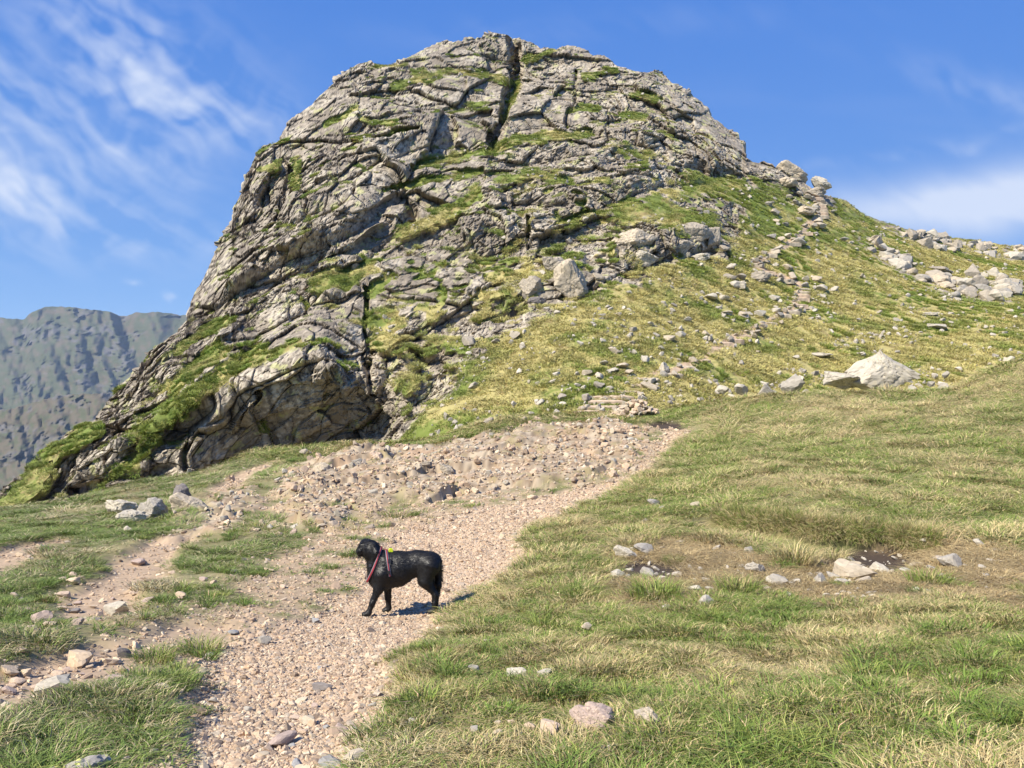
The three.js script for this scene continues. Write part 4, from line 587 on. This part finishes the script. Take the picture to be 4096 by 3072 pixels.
// ---------------------------------------------------------------- grass
console.log('grass');
function clump(seed, n, radius, height, width, lean, droop) {
  const r = rng(seed), pos = [], col = [], idx = [];
  for (let i = 0; i < n; i++) {
    const a = r() * 6.283, u = Math.sqrt(r()) * radius, x = Math.cos(a) * u, z = Math.sin(a) * u, b = a + (r() - 0.5) * 2.2, l = lean * (0.3 + r()), h = height * (0.5 + 0.6 * r()), w = width * (0.7 + 0.6 * r()), f = r() * 6.283;
    const wx = Math.cos(f) * w, wz = Math.sin(f) * w, dx = Math.cos(b), dz = Math.sin(b), o = pos.length / 3;
    const mx = x + dx * l * h * 0.45, mz = z + dz * l * h * 0.45, tx = x + dx * l * h * (1 + droop), tz = z + dz * l * h * (1 + droop), my = h * 0.6, ty = h * (1 - droop * 0.5 * l);
    pos.push(x - wx, -0.012, z - wz, x + wx, -0.012, z + wz, mx - wx * 0.8, my, mz - wz * 0.8, mx + wx * 0.8, my, mz + wz * 0.8, tx, ty, tz);
    const dryBlade = r() < 0.28, k = 0.75 + 0.5 * r(), c = dryBlade ? [1.9 * k, 1.45 * k, 2.2 * k] : [k, k, k];
    for (let q = 0; q < 5; q++) col.push(...c);
    idx.push(o, o + 1, o + 3, o, o + 3, o + 2, o + 2, o + 3, o + 4);
  }
  const g = new THREE.BufferGeometry(); g.setAttribute('position', new THREE.Float32BufferAttribute(pos, 3)); g.setAttribute('color', new THREE.Float32BufferAttribute(col, 3)); g.setIndex(idx); g.computeVertexNormals(); return g;
}
const matGrass = new THREE.MeshStandardMaterial({ vertexColors: true, roughness: 0.7, side: THREE.DoubleSide });
// swards: a hand-breadth of turf each, from green to bleached
function sward(seed, n, radius, height, width, lean, droop, dry) {
  const g = clump(seed, n, radius, height, width, lean, droop), c = g.getAttribute('color'), r = rng(seed + 900), P = g.getAttribute('position');
  for (let i = 0; i < c.count; i += 5) {
    const x = P.getX(i), z = P.getZ(i), patch = noise(x * 14 + seed, 1, z * 14), k = 0.7 + 0.6 * r();
    const t = r() < dry + 0.45 * patch ? mix3([0.53, 0.45, 0.225], [0.40, 0.29, 0.13], r()) : mix3([0.14, 0.20, 0.028], [0.26, 0.29, 0.06], r() * r());
    for (let q = 0; q < 5; q++) c.setXYZ(i + q, t[0] * k, t[1] * k, t[2] * k);
  }
  return g;
}
const swards = [0.12, 0.2, 0.38, 0.5, 0.68, 0.85].map((dry, i) => sward(500 + i, 260, 0.18, [0.095, 0.08, 0.1, 0.085, 0.095, 0.085][i], 0.0024, 0.95, 0.55, dry));
const wisps = [0.2, 0.4, 0.6].map((dry, i) => sward(520 + i, 16, 0.05, 0.06, 0.0024, 1.0, 0.5, dry));
const matted = [0, 1].map((i) => sward(540 + i, 300, 0.2, 0.06, 0.0024, 2.6, 0.5, 1.4));
{
  const r = rng(5151), items = [], small = [], flatItems = [], up = new THREE.Vector3(0, 1, 0), nn = new THREE.Vector3(), q1 = new THREE.Quaternion(), q2 = new THREE.Quaternion(), ee = new THREE.Euler();
  const dmax = 27;
  const place = (list, x, z, sx, sy, c, which) => {
    const h = 0.12, y = groundY(x, z); nn.set(groundY(x - h, z) - groundY(x + h, z), 2 * h, groundY(x, z - h) - groundY(x, z + h)).normalize();
    q1.setFromUnitVectors(up, nn); q2.setFromAxisAngle(up, r() * 6.283); ee.setFromQuaternion(q1.multiply(q2));
    list.push([x, y, z, sx, sy, sx, ee.x, ee.y, ee.z, c[0], c[1], c[2], which]);
  };
  for (let d = 1.9; d < dmax;) {
    const e = Math.pow(Math.max(1, d / 4), 0.62), step = 0.128 * e;
    for (let x = -0.82 * d; x < 0.82 * d; x += step) {
      const X = x + (r() - 0.5) * step, Z = -d + (r() - 0.5) * step, s = X / -Z;
      if (-Z > edgeDepth(s) + 2.0) continue;
      groundMasks(X, Z);
      const left = s < -0.12 - 0.010 * d, patch = GM.n1 * 0.75 + GM.n3 * 0.6 + 0.35 * GM.n2, k = 0.82 + 0.36 * r(), g0 = GM.grass, bed = GM.bed, peat = GM.peat, f = noise(X * 1.1, 4, Z * 1.1);
      if (bed > 0.35 && peat < 0.7) { if (r() < (peat > 0.3 ? 0.3 : 0.85)) place(flatItems, X, Z, e * 0.9, 0.7 + 0.5 * r(), [k * 0.85, k * 0.8, k * 0.8], r() < 0.5 ? 0 : 1); if (r() > 0.1) continue; }
      if (g0 < 0.12) continue;
      let dry = clamp(0.5 + patch * 1.15 + (r() - 0.5) * 0.5 + (left ? -0.12 : 0.1), 0, 0.999);
      const tint = left ? [k * 0.92, k * 0.95, k * 1.12] : [k, k, k];
      const tall = (left ? (d < 5.2 ? 0.6 : 0.36) : 0.6) * (0.6 + 0.9 * smooth(-0.3, 0.35, f + 0.5 * noise(X * 3.1, 7, Z * 3.1))) * Math.pow(e, 0.25) * (0.85 + 0.3 * r());
      const a = 0.13 * e;
      let whole = g0 > 0.55; if (whole) for (const [ox, oz] of [[a, 0], [-a, 0], [0, a], [0, -a]]) { groundMasks(X + ox, Z + oz); if (GM.grass < 0.4) { whole = false; break; } }
      if (whole) { if (left ? r() < (d < 5.2 ? 0.85 : patch < 0.05 ? 0.62 : 0.3) : r() < 0.8) place(items, X, Z, e, tall, tint, Math.floor(dry * 6)); }
      else for (let q = 0; q < 5; q++) { const ux = X + (r() - 0.5) * step * 1.6, uz = Z + (r() - 0.5) * step * 1.6; groundMasks(ux, uz); if (r() < GM.grass * 0.9) place(small, ux, uz, 0.7 + 0.5 * e * r(), tall * (0.7 + 0.5 * r()), tint, Math.floor(clamp(dry, 0, 0.99) * 3)); }
    }
    d += step;
  }
  for (let i = 0; i + 1 < lipLine.length; i++) for (let q = 0; q < 5; q++) { const u = (q + r()) / 5, X = lerp(lipLine[i][0], lipLine[i + 1][0], u) + (r() - 0.5) * 0.05, Z = lerp(lipLine[i][1], lipLine[i + 1][1], u) - 0.02 - 0.1 * r(); place(items, X, Z, 0.9, 1.1 + 0.5 * r(), [0.95, 0.95, 0.95], 2 + Math.floor(r() * 4)); }
  const tuftItems = [];
  for (let i = 0; i < 5200; i++) { const d = 2.4 + 20 * Math.pow(r(), 1.2), s = -0.75 + 1.5 * r(), X = s * d, Z = -d; groundMasks(X, Z); if (GM.grass < 0.5 || noise(X * 0.8, 21, Z * 0.8) + 0.35 * noise(X * 3, 2, Z * 3) < 0.02) continue; const k = 0.75 + 0.4 * r(); place(tuftItems, X, Z, 0.75 + 0.5 * r(), (s < -0.12 - 0.01 * d ? 0.4 : 0.55) + 0.35 * r(), r() < 0.75 ? [k * 0.85, k * 0.95, k * 0.9] : [k * 1.5, k * 1.25, k * 1.7], Math.floor(r() * 2)); }
  scatter('grass_tufts', [sward(561, 70, 0.06, 0.12, 0.0026, 0.9, 0.5, -0.2), sward(562, 60, 0.07, 0.14, 0.0024, 0.8, 0.6, -0.1)], matGrass, tuftItems, 'darker tufts standing in the meadow');
  console.log('swards', items.length, small.length, flatItems.length);
  scatter('grass', swards, matGrass, items, 'short upland grass of the meadow and saddle');
  scatter('grass_edge', wisps, matGrass, small, 'thin grass along the edges of path and bare ground');
  scatter('dead_grass', matted, matGrass, flatItems, 'dead brown matted grass in the boggy hollow');
}
// tussocks that stand out singly
{
  const green = new THREE.MeshStandardMaterial({ vertexColors: true, roughness: 0.7, side: THREE.DoubleSide });
  
  const gA = sward(61, 420, 0.17, 0.17, 0.0028, 0.9, 0.5, 0.12), gB = sward(62, 460, 0.19, 0.19, 0.0026, 1.0, 0.6, 0.8), straw = 'straw';
  [[2620, 2400, 1.25, green, 'wide dark green tussock on dead grass beside the white rock'], [2955, 2370, 1.05, green, 'bright green tussock between the boggy hollow and the meadow'], [2690, 2255, 0.55, green, 'little round green tussock next to the flat grey rock'], [3180, 2250, 1.3, straw, 'big straw coloured tussock next to the upright speckled rock'], [3330, 2200, 0.9, straw, 'smaller straw coloured tussock at the edge of the black peat'], [3720, 2340, 1.05, green, 'green tussock beside the triangular lichened stone'], [2330, 2400, 0.9, green, 'green tussock at the edge of bare dead grass near the path'], [2560, 2310, 0.4, green, 'tiny green tuft among stones'], [800, 2580, 0.8, green, 'bushy green tussock at the gravel edge'], [620, 2610, 0.7, green, 'grass tussock beside the bare stony strip'], [540, 2690, 0.7, green, 'tall tuft at the edge of the pinkish grey slab']].forEach(([px, py, k, mat, label]) => { const p = cast(px, py, groundSmooth), m = new THREE.Mesh(mat === straw ? gB : gA, green); m.name = numbered('grass_tussock'); m.position.set(p[0], groundY(p[0], p[2]) - 0.01, p[2]); m.scale.set(k, k, k); m.rotation.y = k * 9; scene.add(m); tag(m, label, 'tussock', 'tussocks that stand out from the turf'); });
}
// turf of the crag: tufts of grass and low bilberry
console.log('turf');
{
  const r = rng(7272), items = [], bush = []; const { pos, NC, NR, turf } = relief;
  const leafy = (g, seed, hi, lo) => { const c = g.getAttribute('color'), q = rng(seed); for (let i = 0; i < c.count; i += 5) { const k = 0.7 + 0.6 * q(), t = mix3(lo, hi, q()); for (let n = 0; n < 5; n++) c.setXYZ(i + n, t[0] * k, t[1] * k, t[2] * k); } return g; };
  const tuft = [leafy(clump(31, 70, 0.3, 0.10, 0.012, 1.0, 0.5), 1, [1, 1, 1], [0.75, 0.85, 0.6]), leafy(clump(32, 70, 0.32, 0.12, 0.011, 1.2, 0.6), 2, [1.1, 1, 0.9], [0.7, 0.8, 0.6]), leafy(clump(33, 64, 0.3, 0.08, 0.013, 1.4, 0.4), 3, [1, 1, 1], [0.8, 0.8, 0.7])];
  const shrub = [leafy(clump(41, 150, 0.3, 0.2, 0.013, 0.8, 0.2), 4, [1, 1, 1], [0.7, 0.75, 0.8]), leafy(clump(42, 150, 0.32, 0.17, 0.014, 1.0, 0.2), 5, [1.1, 1, 0.9], [0.7, 0.8, 0.8])];
  const up2 = new THREE.Vector3(0, 1, 0), nv = new THREE.Vector3(), qa = new THREE.Quaternion(), qb = new THREE.Quaternion(), ea = new THREE.Euler();
  const lay = (q) => { nv.set(relief.nrm[q * 3], relief.nrm[q * 3 + 1] + 0.35, relief.nrm[q * 3 + 2]).normalize(); qa.setFromUnitVectors(up2, nv); qb.setFromAxisAngle(up2, r() * 6.283); ea.setFromQuaternion(qa.multiply(qb)); return ea; };
  for (let j = 0; j < NR; j++) for (let i = 0; i < NC; i++) {
    const q = j * NC + i; if (turf[q] < 0.12) continue;
    const x = pos[q * 3], y = pos[q * 3 + 1], z = pos[q * 3 + 2], s = x / -z, t = (y - EYE) / -z; if (Math.abs(s) > 0.76) continue;
    const i1 = Math.min(i + 1, NC - 1), j1 = Math.min(j + 1, NR - 1), area = Math.hypot(pos[(j * NC + i1) * 3] - x, pos[(j * NC + i1) * 3 + 2] - z) * Math.hypot(pos[(j1 * NC + i) * 3 + 1] - y, pos[(j1 * NC + i) * 3 + 2] - z);
    if (r() > Math.min(0.9, area * 13)) continue;
    const f0 = noise(x * 0.5, y * 0.5, z * 0.5), f1 = noise(x * 2.2, y * 2.2, z * 2.2), f = noise(x * 7, y * 7, z * 7);
    const flankSide = s > -0.05 && t < 0.16, dry = smooth(-0.35, 0.4, f0 * 0.9 + f1 * 0.5 + f * 0.35 + (flankSide ? 0.22 + 0.2 * smooth(0.2, 0.4, s) : -0.22)), k = 0.75 + 0.5 * r();
    const lush = noise(x * 0.28 + 70, y * 0.28, z * 0.28) + 0.4 * f1 + (s < -0.17 ? 0.34 : t > 0.05 ? 0.1 : -0.12);
    if (lush > 0.22) { if (r() < 0.75) { const w = (t > 0.06 ? 0.45 : 0.5) + 0.35 * r() * r(), g = mix3([0.19, 0.27, 0.035], [0.27, 0.27, 0.05], r()); lay(q); bush.push([x, y - 0.02, z, w, w * (0.8 + 0.5 * r()), w, ea.x, ea.y, ea.z, g[0] * k, g[1] * k, g[2] * k, Math.floor(r() * 2)]); } continue; }
    const c = mix3([0.21, 0.25, 0.045], [0.48, 0.415, 0.165], dry), w = (flankSide ? 0.75 : 0.5) + 0.45 * r();
    lay(q); items.push([x, y, z, w, w * (0.7 + 0.5 * r()), w, ea.x, ea.y, ea.z, c[0] * k, c[1] * k, c[2] * k, Math.floor(r() * 3)]);
  }
  console.log('tufts', items.length, bush.length);
  scatter('turf', tuft, matGrass, items, 'yellow green turf on the flank and ledges of the crag');
  scatter('bilberry', shrub, matGrass, bush, 'low bright green bilberry on the ledges of the crag');
}

// ---------------------------------------------------------------- the dog
console.log('dog');
{
  const dog = new THREE.Group(); dog.name = 'dog'; scene.add(dog); tag(dog, 'black dog in a red harness standing on the gravel path looking away', 'dog');
  const p = cast(1600, 2442, groundSmooth); dog.position.set(p[0], groundY(p[0], p[2]) + 0.0, p[2]);
  const yaw = 0.16; dog.rotation.y = yaw; dog.scale.set(1, 1.07, 1);
  // local: -x is forward, y up, +z towards the camera side. Feet follow the ground.
  const foot = (x, z) => { const wx = p[0] + x * Math.cos(yaw) + z * Math.sin(yaw), wz = p[2] - x * Math.sin(yaw) + z * Math.cos(yaw); return (groundY(wx, wz) - dog.position.y) / 1.07; };
  const B = [];   // [x y z r, x y z r, squash across, blend]
  const bone = (a, b, k = 0.03, sq = 1) => B.push({ a, b, k, sq });
  bone([-0.135, 0.405, 0, 0.158], [-0.02, 0.425, 0, 0.148], 0.05, 0.78);
  bone([-0.02, 0.43, 0, 0.142], [0.16, 0.468, 0, 0.104], 0.05, 0.8);
  bone([0.16, 0.47, 0, 0.103], [0.285, 0.466, 0, 0.104], 0.05, 0.88);
  bone([-0.185, 0.40, 0, 0.13], [-0.20, 0.36, 0, 0.10], 0.05, 0.8);               // breast
  bone([-0.17, 0.475, 0, 0.108], [-0.262, 0.575, -0.01, 0.078], 0.05, 0.9);       // neck
  // head turned away to the far left
  bone([-0.285, 0.612, -0.015, 0.083], [-0.315, 0.617, -0.04, 0.078], 0.04);
  bone([-0.322, 0.60, -0.07, 0.058], [-0.368, 0.578, -0.145, 0.038], 0.035);       // muzzle
  bone([-0.335, 0.645, -0.06, 0.045], [-0.345, 0.63, -0.085, 0.04], 0.02);        // brow
  bone([-0.262, 0.648, 0.045, 0.026], [-0.235, 0.60, 0.072, 0.024], 0.014, 1); bone([-0.235, 0.60, 0.072, 0.024], [-0.245, 0.553, 0.078, 0.015], 0.012);   // near ear
  bone([-0.365, 0.645, 0.0, 0.024], [-0.39, 0.60, 0.008, 0.024], 0.012); bone([-0.39, 0.60, 0.008, 0.024], [-0.386, 0.563, 0.004, 0.014], 0.012);   // other ear
  const fz = 0.085;
  const gNF = foot(-0.325, 0.10), gFF = foot(-0.13, -0.11), gNH = foot(0.31, 0.085), gFH = foot(0.335, -0.085);
  // near foreleg
  bone([-0.175, 0.40, 0.075, 0.075], [-0.20, 0.285, fz, 0.048], 0.04); bone([-0.20, 0.285, fz, 0.045], [-0.258, 0.13 + gNF, 0.095, 0.024], 0.025); bone([-0.258, 0.13 + gNF, 0.095, 0.027], [-0.292, 0.045 + gNF, 0.098, 0.024], 0.02); bone([-0.295, 0.03 + gNF, 0.1, 0.027], [-0.34, 0.02 + gNF, 0.1, 0.022], 0.015);
  // far foreleg
  bone([-0.155, 0.39, -0.075, 0.07], [-0.12, 0.285, -0.085, 0.052], 0.04); bone([-0.12, 0.285, -0.085, 0.048], [-0.115, 0.14 + gFF, -0.105, 0.028], 0.025); bone([-0.115, 0.14 + gFF, -0.105, 0.028], [-0.105, 0.045 + gFF, -0.11, 0.025], 0.02); bone([-0.112, 0.03 + gFF, -0.11, 0.027], [-0.152, 0.02 + gFF, -0.11, 0.022], 0.015);
  // near hind leg: thigh, hock pointing backward, upright shank
  bone([0.275, 0.45, 0.055, 0.098], [0.235, 0.33, 0.075, 0.062], 0.045); bone([0.235, 0.33, 0.075, 0.058], [0.335, 0.185 + gNH * 0.6, 0.082, 0.026], 0.03); bone([0.335, 0.185 + gNH * 0.6, 0.082, 0.03], [0.328, 0.055 + gNH, 0.085, 0.023], 0.018); bone([0.325, 0.03 + gNH, 0.085, 0.027], [0.285, 0.02 + gNH, 0.085, 0.023], 0.015);
  // far hind leg
  bone([0.28, 0.45, -0.055, 0.095], [0.262, 0.325, -0.08, 0.068], 0.045); bone([0.262, 0.325, -0.08, 0.062], [0.36, 0.185 + gFH * 0.6, -0.082, 0.03], 0.03); bone([0.36, 0.185 + gFH * 0.6, -0.082, 0.03], [0.352, 0.055 + gFH, -0.085, 0.023], 0.018); bone([0.35, 0.03 + gFH, -0.085, 0.027], [0.31, 0.02 + gFH, -0.085, 0.023], 0.015);
  // tail
  bone([0.355, 0.50, 0, 0.036], [0.378, 0.42, 0.005, 0.04], 0.03); bone([0.378, 0.42, 0.005, 0.04], [0.375, 0.28, 0.01, 0.036], 0.02); bone([0.375, 0.28, 0.01, 0.036], [0.362, 0.19, 0.012, 0.014], 0.02);
  function body(x, y, z) {
    let d = 1e3;
    for (const { a, b, k, sq } of B) {
      const zz = z / sq, az = a[2] / sq, ex = b[0] - a[0], ey = b[1] - a[1], ez = (b[2] - a[2]) / sq, px = x - a[0], py = y - a[1], pz = zz - az;
      const t = clamp((px * ex + py * ey + pz * ez) / (ex * ex + ey * ey + ez * ez)), q = (Math.hypot(px - ex * t, py - ey * t, pz - ez * t) - lerp(a[3], b[3], t)) * (sq < 1 ? sq : 1);
      const h = Math.max(k - Math.abs(d - q), 0) / k; d = Math.min(d, q) - h * h * k * 0.25;
    }
    return d;
  }
  const fur = (x, y, z) => body(x, y, z) - 0.0016 * noise(x * 30 + y * 12, y * 34, z * 40) - 0.0010 * noise(x * 90, y * 90, z * 90);
  const NRES = 132, half = 0.42, cx = -0.005, cy = 0.345, cz = 0;
  const mc = new MarchingCubes(NRES, new THREE.MeshStandardMaterial(), false, false, 200000);
  mc.isolation = 0;
  for (let k = 0; k < NRES; k++) for (let j = 0; j < NRES; j++) for (let i = 0; i < NRES; i++) {
    const x = cx + (i - NRES / 2) / (NRES / 2) * half, y = cy + (j - NRES / 2) / (NRES / 2) * half, z = cz + (k - NRES / 2) / (NRES / 2) * half;
    mc.field[k * NRES * NRES + j * NRES + i] = Math.abs(z) > 0.19 ? -1 : -fur(x, y, z);
  }
  mc.update();
  const n = mc.count, pa = mc.positionArray, P = new Float32Array(n * 3);
  for (let i = 0; i < n; i++) { P[i * 3] = cx + pa[i * 3] * half; P[i * 3 + 1] = cy + pa[i * 3 + 1] * half; P[i * 3 + 2] = cz + pa[i * 3 + 2] * half; }
  let g = new THREE.BufferGeometry(); g.setAttribute('position', new THREE.BufferAttribute(P, 3)); g = mergeVertices(g, 1e-5); g.computeVertexNormals();
  console.log('dog triangles', n / 3);
  const coat = new THREE.MeshPhysicalMaterial({ color: new THREE.Color().setRGB(0.0075, 0.007, 0.007), roughness: 0.75, sheen: 0.15, sheenRoughness: 0.5, sheenColor: new THREE.Color().setRGB(0.10, 0.10, 0.11) });
  const bodyMesh = new THREE.Mesh(g, coat); bodyMesh.name = 'body'; bodyMesh.castShadow = bodyMesh.receiveShadow = true; dog.add(bodyMesh);
  { // short hairs lying back along the coat
    const V = g.getAttribute('position'), Nn = g.getAttribute('normal'), r = rng(818), count = 34000;
    const hg = new THREE.BufferGeometry(); hg.setAttribute('position', new THREE.Float32BufferAttribute([0, 0, -0.0011, 0, 0, 0.0011, 0.012, 0.0022, 0.0009, 0.012, 0.0022, -0.0009, 0.022, 0.0018, 0], 3)); hg.setIndex([0, 1, 2, 0, 2, 3, 3, 2, 4]); hg.computeVertexNormals();
    const hm = new THREE.MeshStandardMaterial({ color: new THREE.Color().setRGB(0.011, 0.0105, 0.0105), roughness: 0.45, side: THREE.DoubleSide });
    const hair = new THREE.InstancedMesh(hg, hm, count), X = new THREE.Vector3(), Y = new THREE.Vector3(), Z = new THREE.Vector3(), mm = new THREE.Matrix4();
    for (let i = 0; i < count; i++) {
      const q = Math.floor(r() * V.count), px = V.getX(q), py = V.getY(q), pz = V.getZ(q); Y.set(Nn.getX(q), Nn.getY(q), Nn.getZ(q));
      const wv = noise(px * 16, py * 16, pz * 16) * 1.1, low = py < 0.3 ? 1 : 0;
      X.set(low ? 0.25 : 0.9, (low ? -1 : -0.5) + wv, (r() - 0.5) * 0.7 + wv * 0.5).addScaledVector(Y, -X.dot(Y)).normalize(); Z.crossVectors(X, Y).normalize();
      const k = (py < 0.12 ? 0.45 : 1.05) * (0.6 + 0.8 * r()) * (px > 0.34 && py > 0.17 ? 1.3 : px < -0.1 && py > 0.4 ? 1.35 : 1);
      mm.makeBasis(X.multiplyScalar(k), Y.clone().multiplyScalar(k * (0.6 + 3.2 * r() * r())), Z.multiplyScalar(1)); mm.setPosition(px, py, pz); hair.setMatrixAt(i, mm);
    }
    hair.name = 'fur'; hair.userData.kind = 'stuff'; hair.castShadow = true; dog.add(hair);
  }
  const addPart = (name, geo, mat, parent = dog, label) => { const m = new THREE.Mesh(geo, mat); m.name = name; m.castShadow = m.receiveShadow = true; if (label) m.userData.label = label; parent.add(m); return m; };
  const skin = new THREE.MeshStandardMaterial({ color: new THREE.Color().setRGB(0.02, 0.018, 0.018), roughness: 0.3 });
  const nose = new THREE.SphereGeometry(0.017, 16, 12); nose.scale(1.1, 0.8, 0.9); nose.translate(-0.392, 0.59, -0.182); addPart('nose', nose, skin);
  for (const [x, y, z] of [[-0.378, 0.632, -0.09], [-0.325, 0.632, -0.128]]) { const e = new THREE.SphereGeometry(0.0095, 12, 10); e.translate(x, y, z); addPart('eye', e, new THREE.MeshStandardMaterial({ color: new THREE.Color().setRGB(0.03, 0.015, 0.008), roughness: 0.1 })); }
  // harness: straps laid on the coat
  const hs = new THREE.Group(); hs.name = 'harness'; dog.add(hs); hs.userData.label = 'red webbing harness with pale edging';
  const red = new THREE.MeshStandardMaterial({ color: new THREE.Color().setRGB(0.26, 0.02, 0.03), roughness: 0.7 }), edge = new THREE.MeshStandardMaterial({ color: new THREE.Color().setRGB(0.17, 0.17, 0.19), roughness: 0.45 }), black = new THREE.MeshStandardMaterial({ color: new THREE.Color().setRGB(0.02, 0.02, 0.022), roughness: 0.4 });
  const onCoat = (c, d, off) => { let t = 0.02; for (let i = 0; i < 60; i++) { const q = body(c[0] + d[0] * t, c[1] + d[1] * t, c[2] + d[2] * t) - off; if (q > -0.0003 && i > 3 && q < 0.0005) break; t -= q * 0.7; t = Math.max(0.005, t); } return [c[0] + d[0] * t, c[1] + d[1] * t, c[2] + d[2] * t]; };
  function strap(center, u, v, w, a0, a1, width, off, mat, name, shift = 0, parent = hs, label) {   // loop in the plane (u, v) round a centre; w is the strap's breadth direction
    const pos = [], idx = [], m = 64;
    for (let i = 0; i <= m; i++) {
      const a = lerp(a0, a1, i / m), d = [0, 1, 2].map((k) => u[k] * Math.cos(a) + v[k] * Math.sin(a));
      for (const [sd, o] of [[-0.5, off], [0.5, off], [0.5, off - 0.006], [-0.5, off - 0.006]]) { const c = [0, 1, 2].map((k) => center[k] + w[k] * (sd * width + shift)); pos.push(...onCoat(c, d, o)); }
    }
    for (let i = 0; i < m; i++) for (let k = 0; k < 4; k++) { const A = i * 4 + k, Bq = i * 4 + (k + 1) % 4, Cq = A + 4, Dq = Bq + 4; idx.push(A, Bq, Dq, A, Dq, Cq); }
    const sg = new THREE.BufferGeometry(); sg.setAttribute('position', new THREE.Float32BufferAttribute(pos, 3)); sg.setIndex(idx); sg.computeVertexNormals();
    return addPart(name, sg.toNonIndexed(), mat, parent, label);
  }
  const nrmv = (a) => { const l = Math.hypot(...a); return a.map((q) => q / l); };
  const gw = nrmv([1, 0.16, 0]), gv = nrmv([-0.16, 1, 0]), gc = [-0.098, 0.42, 0], zz = [0, 0, 1];
  strap(gc, gv, zz, gw, -1.75, 1.75, 0.024, 0.010, edge, 'girth_strap'); strap(gc, gv, zz, gw, -0.02, 1.75, 0.011, 0.0125, red, 'girth_strap_stripe'); strap(gc, gv, zz, gw, -1.75, 0.02, 0.011, 0.0125, red, 'girth_strap_stripe');
  const nw = nrmv([0.80, 0.60, 0]), nv = nrmv([-0.60, 0.80, 0]), nc0 = [-0.245, 0.475, 0];
  const nwq = nrmv([0.9, -0.42, 0]), nvq = nrmv([0.42, 0.9, 0]);
  strap(nc0, nvq, zz, nwq, 0, 6.2832, 0.021, 0.010, edge, 'neck_strap'); strap(nc0, nvq, zz, nwq, -3.0, 3.0, 0.012, 0.0145, red, 'neck_strap_stripe');
  // strap along the back between the two loops, buckles and a yellow tab
  { const pos = [], idx = [], m = 16; for (let i = 0; i <= m; i++) { const x = lerp(-0.205, -0.085, i / m); for (const sd of [-0.011, 0.011]) pos.push(...onCoat([x, 0.44, sd], [0, 1, 0], 0.012)); } for (let i = 0; i < m; i++) { const a = i * 2; idx.push(a, a + 1, a + 3, a, a + 3, a + 2); } const bg = new THREE.BufferGeometry(); bg.setAttribute('position', new THREE.Float32BufferAttribute(pos, 3)); bg.setIndex(idx); bg.computeVertexNormals(); const bm = red.clone(); bm.side = THREE.DoubleSide; addPart('back_strap', bg, bm, hs); }
  const buckle = (c, d, s) => { const q = onCoat(c, d, 0.012), bg = new THREE.BoxGeometry(0.03 * s, 0.034 * s, 0.012); const m = addPart('buckle', bg, black, hs); m.position.set(...q); m.lookAt(dog.localToWorld(new THREE.Vector3(q[0] + d[0], q[1] + d[1], q[2] + d[2]))); };
  dog.updateMatrixWorld(true);
  buckle([-0.098, 0.485, 0.0], nrmv([0, 0.35, 1]), 1); buckle([-0.108, 0.43, 0.0], nrmv([0, 0.02, 1]), 0.8); buckle([-0.26, 0.46, 0], nrmv([-0.2, 0.3, 1]), 0.8);
  const tab = new THREE.ExtrudeGeometry(new THREE.Shape([new THREE.Vector2(0, 0), new THREE.Vector2(0.04, 0.006), new THREE.Vector2(0.036, 0.03), new THREE.Vector2(0.014, 0.038), new THREE.Vector2(0, 0.026)]), { depth: 0.012, bevelEnabled: true, bevelSize: 0.002, bevelThickness: 0.002, bevelSegments: 1 });
  tab.translate(-0.105, onCoat([-0.09, 0.45, 0], [0, 1, 0], 0.0)[1] - 0.004, 0.0); addPart('yellow_tab', tab, new THREE.MeshStandardMaterial({ color: new THREE.Color().setRGB(0.62, 0.75, 0.02), roughness: 0.5 }), hs, 'bright yellow tab on the harness');
}

renderer.render(scene, camera);
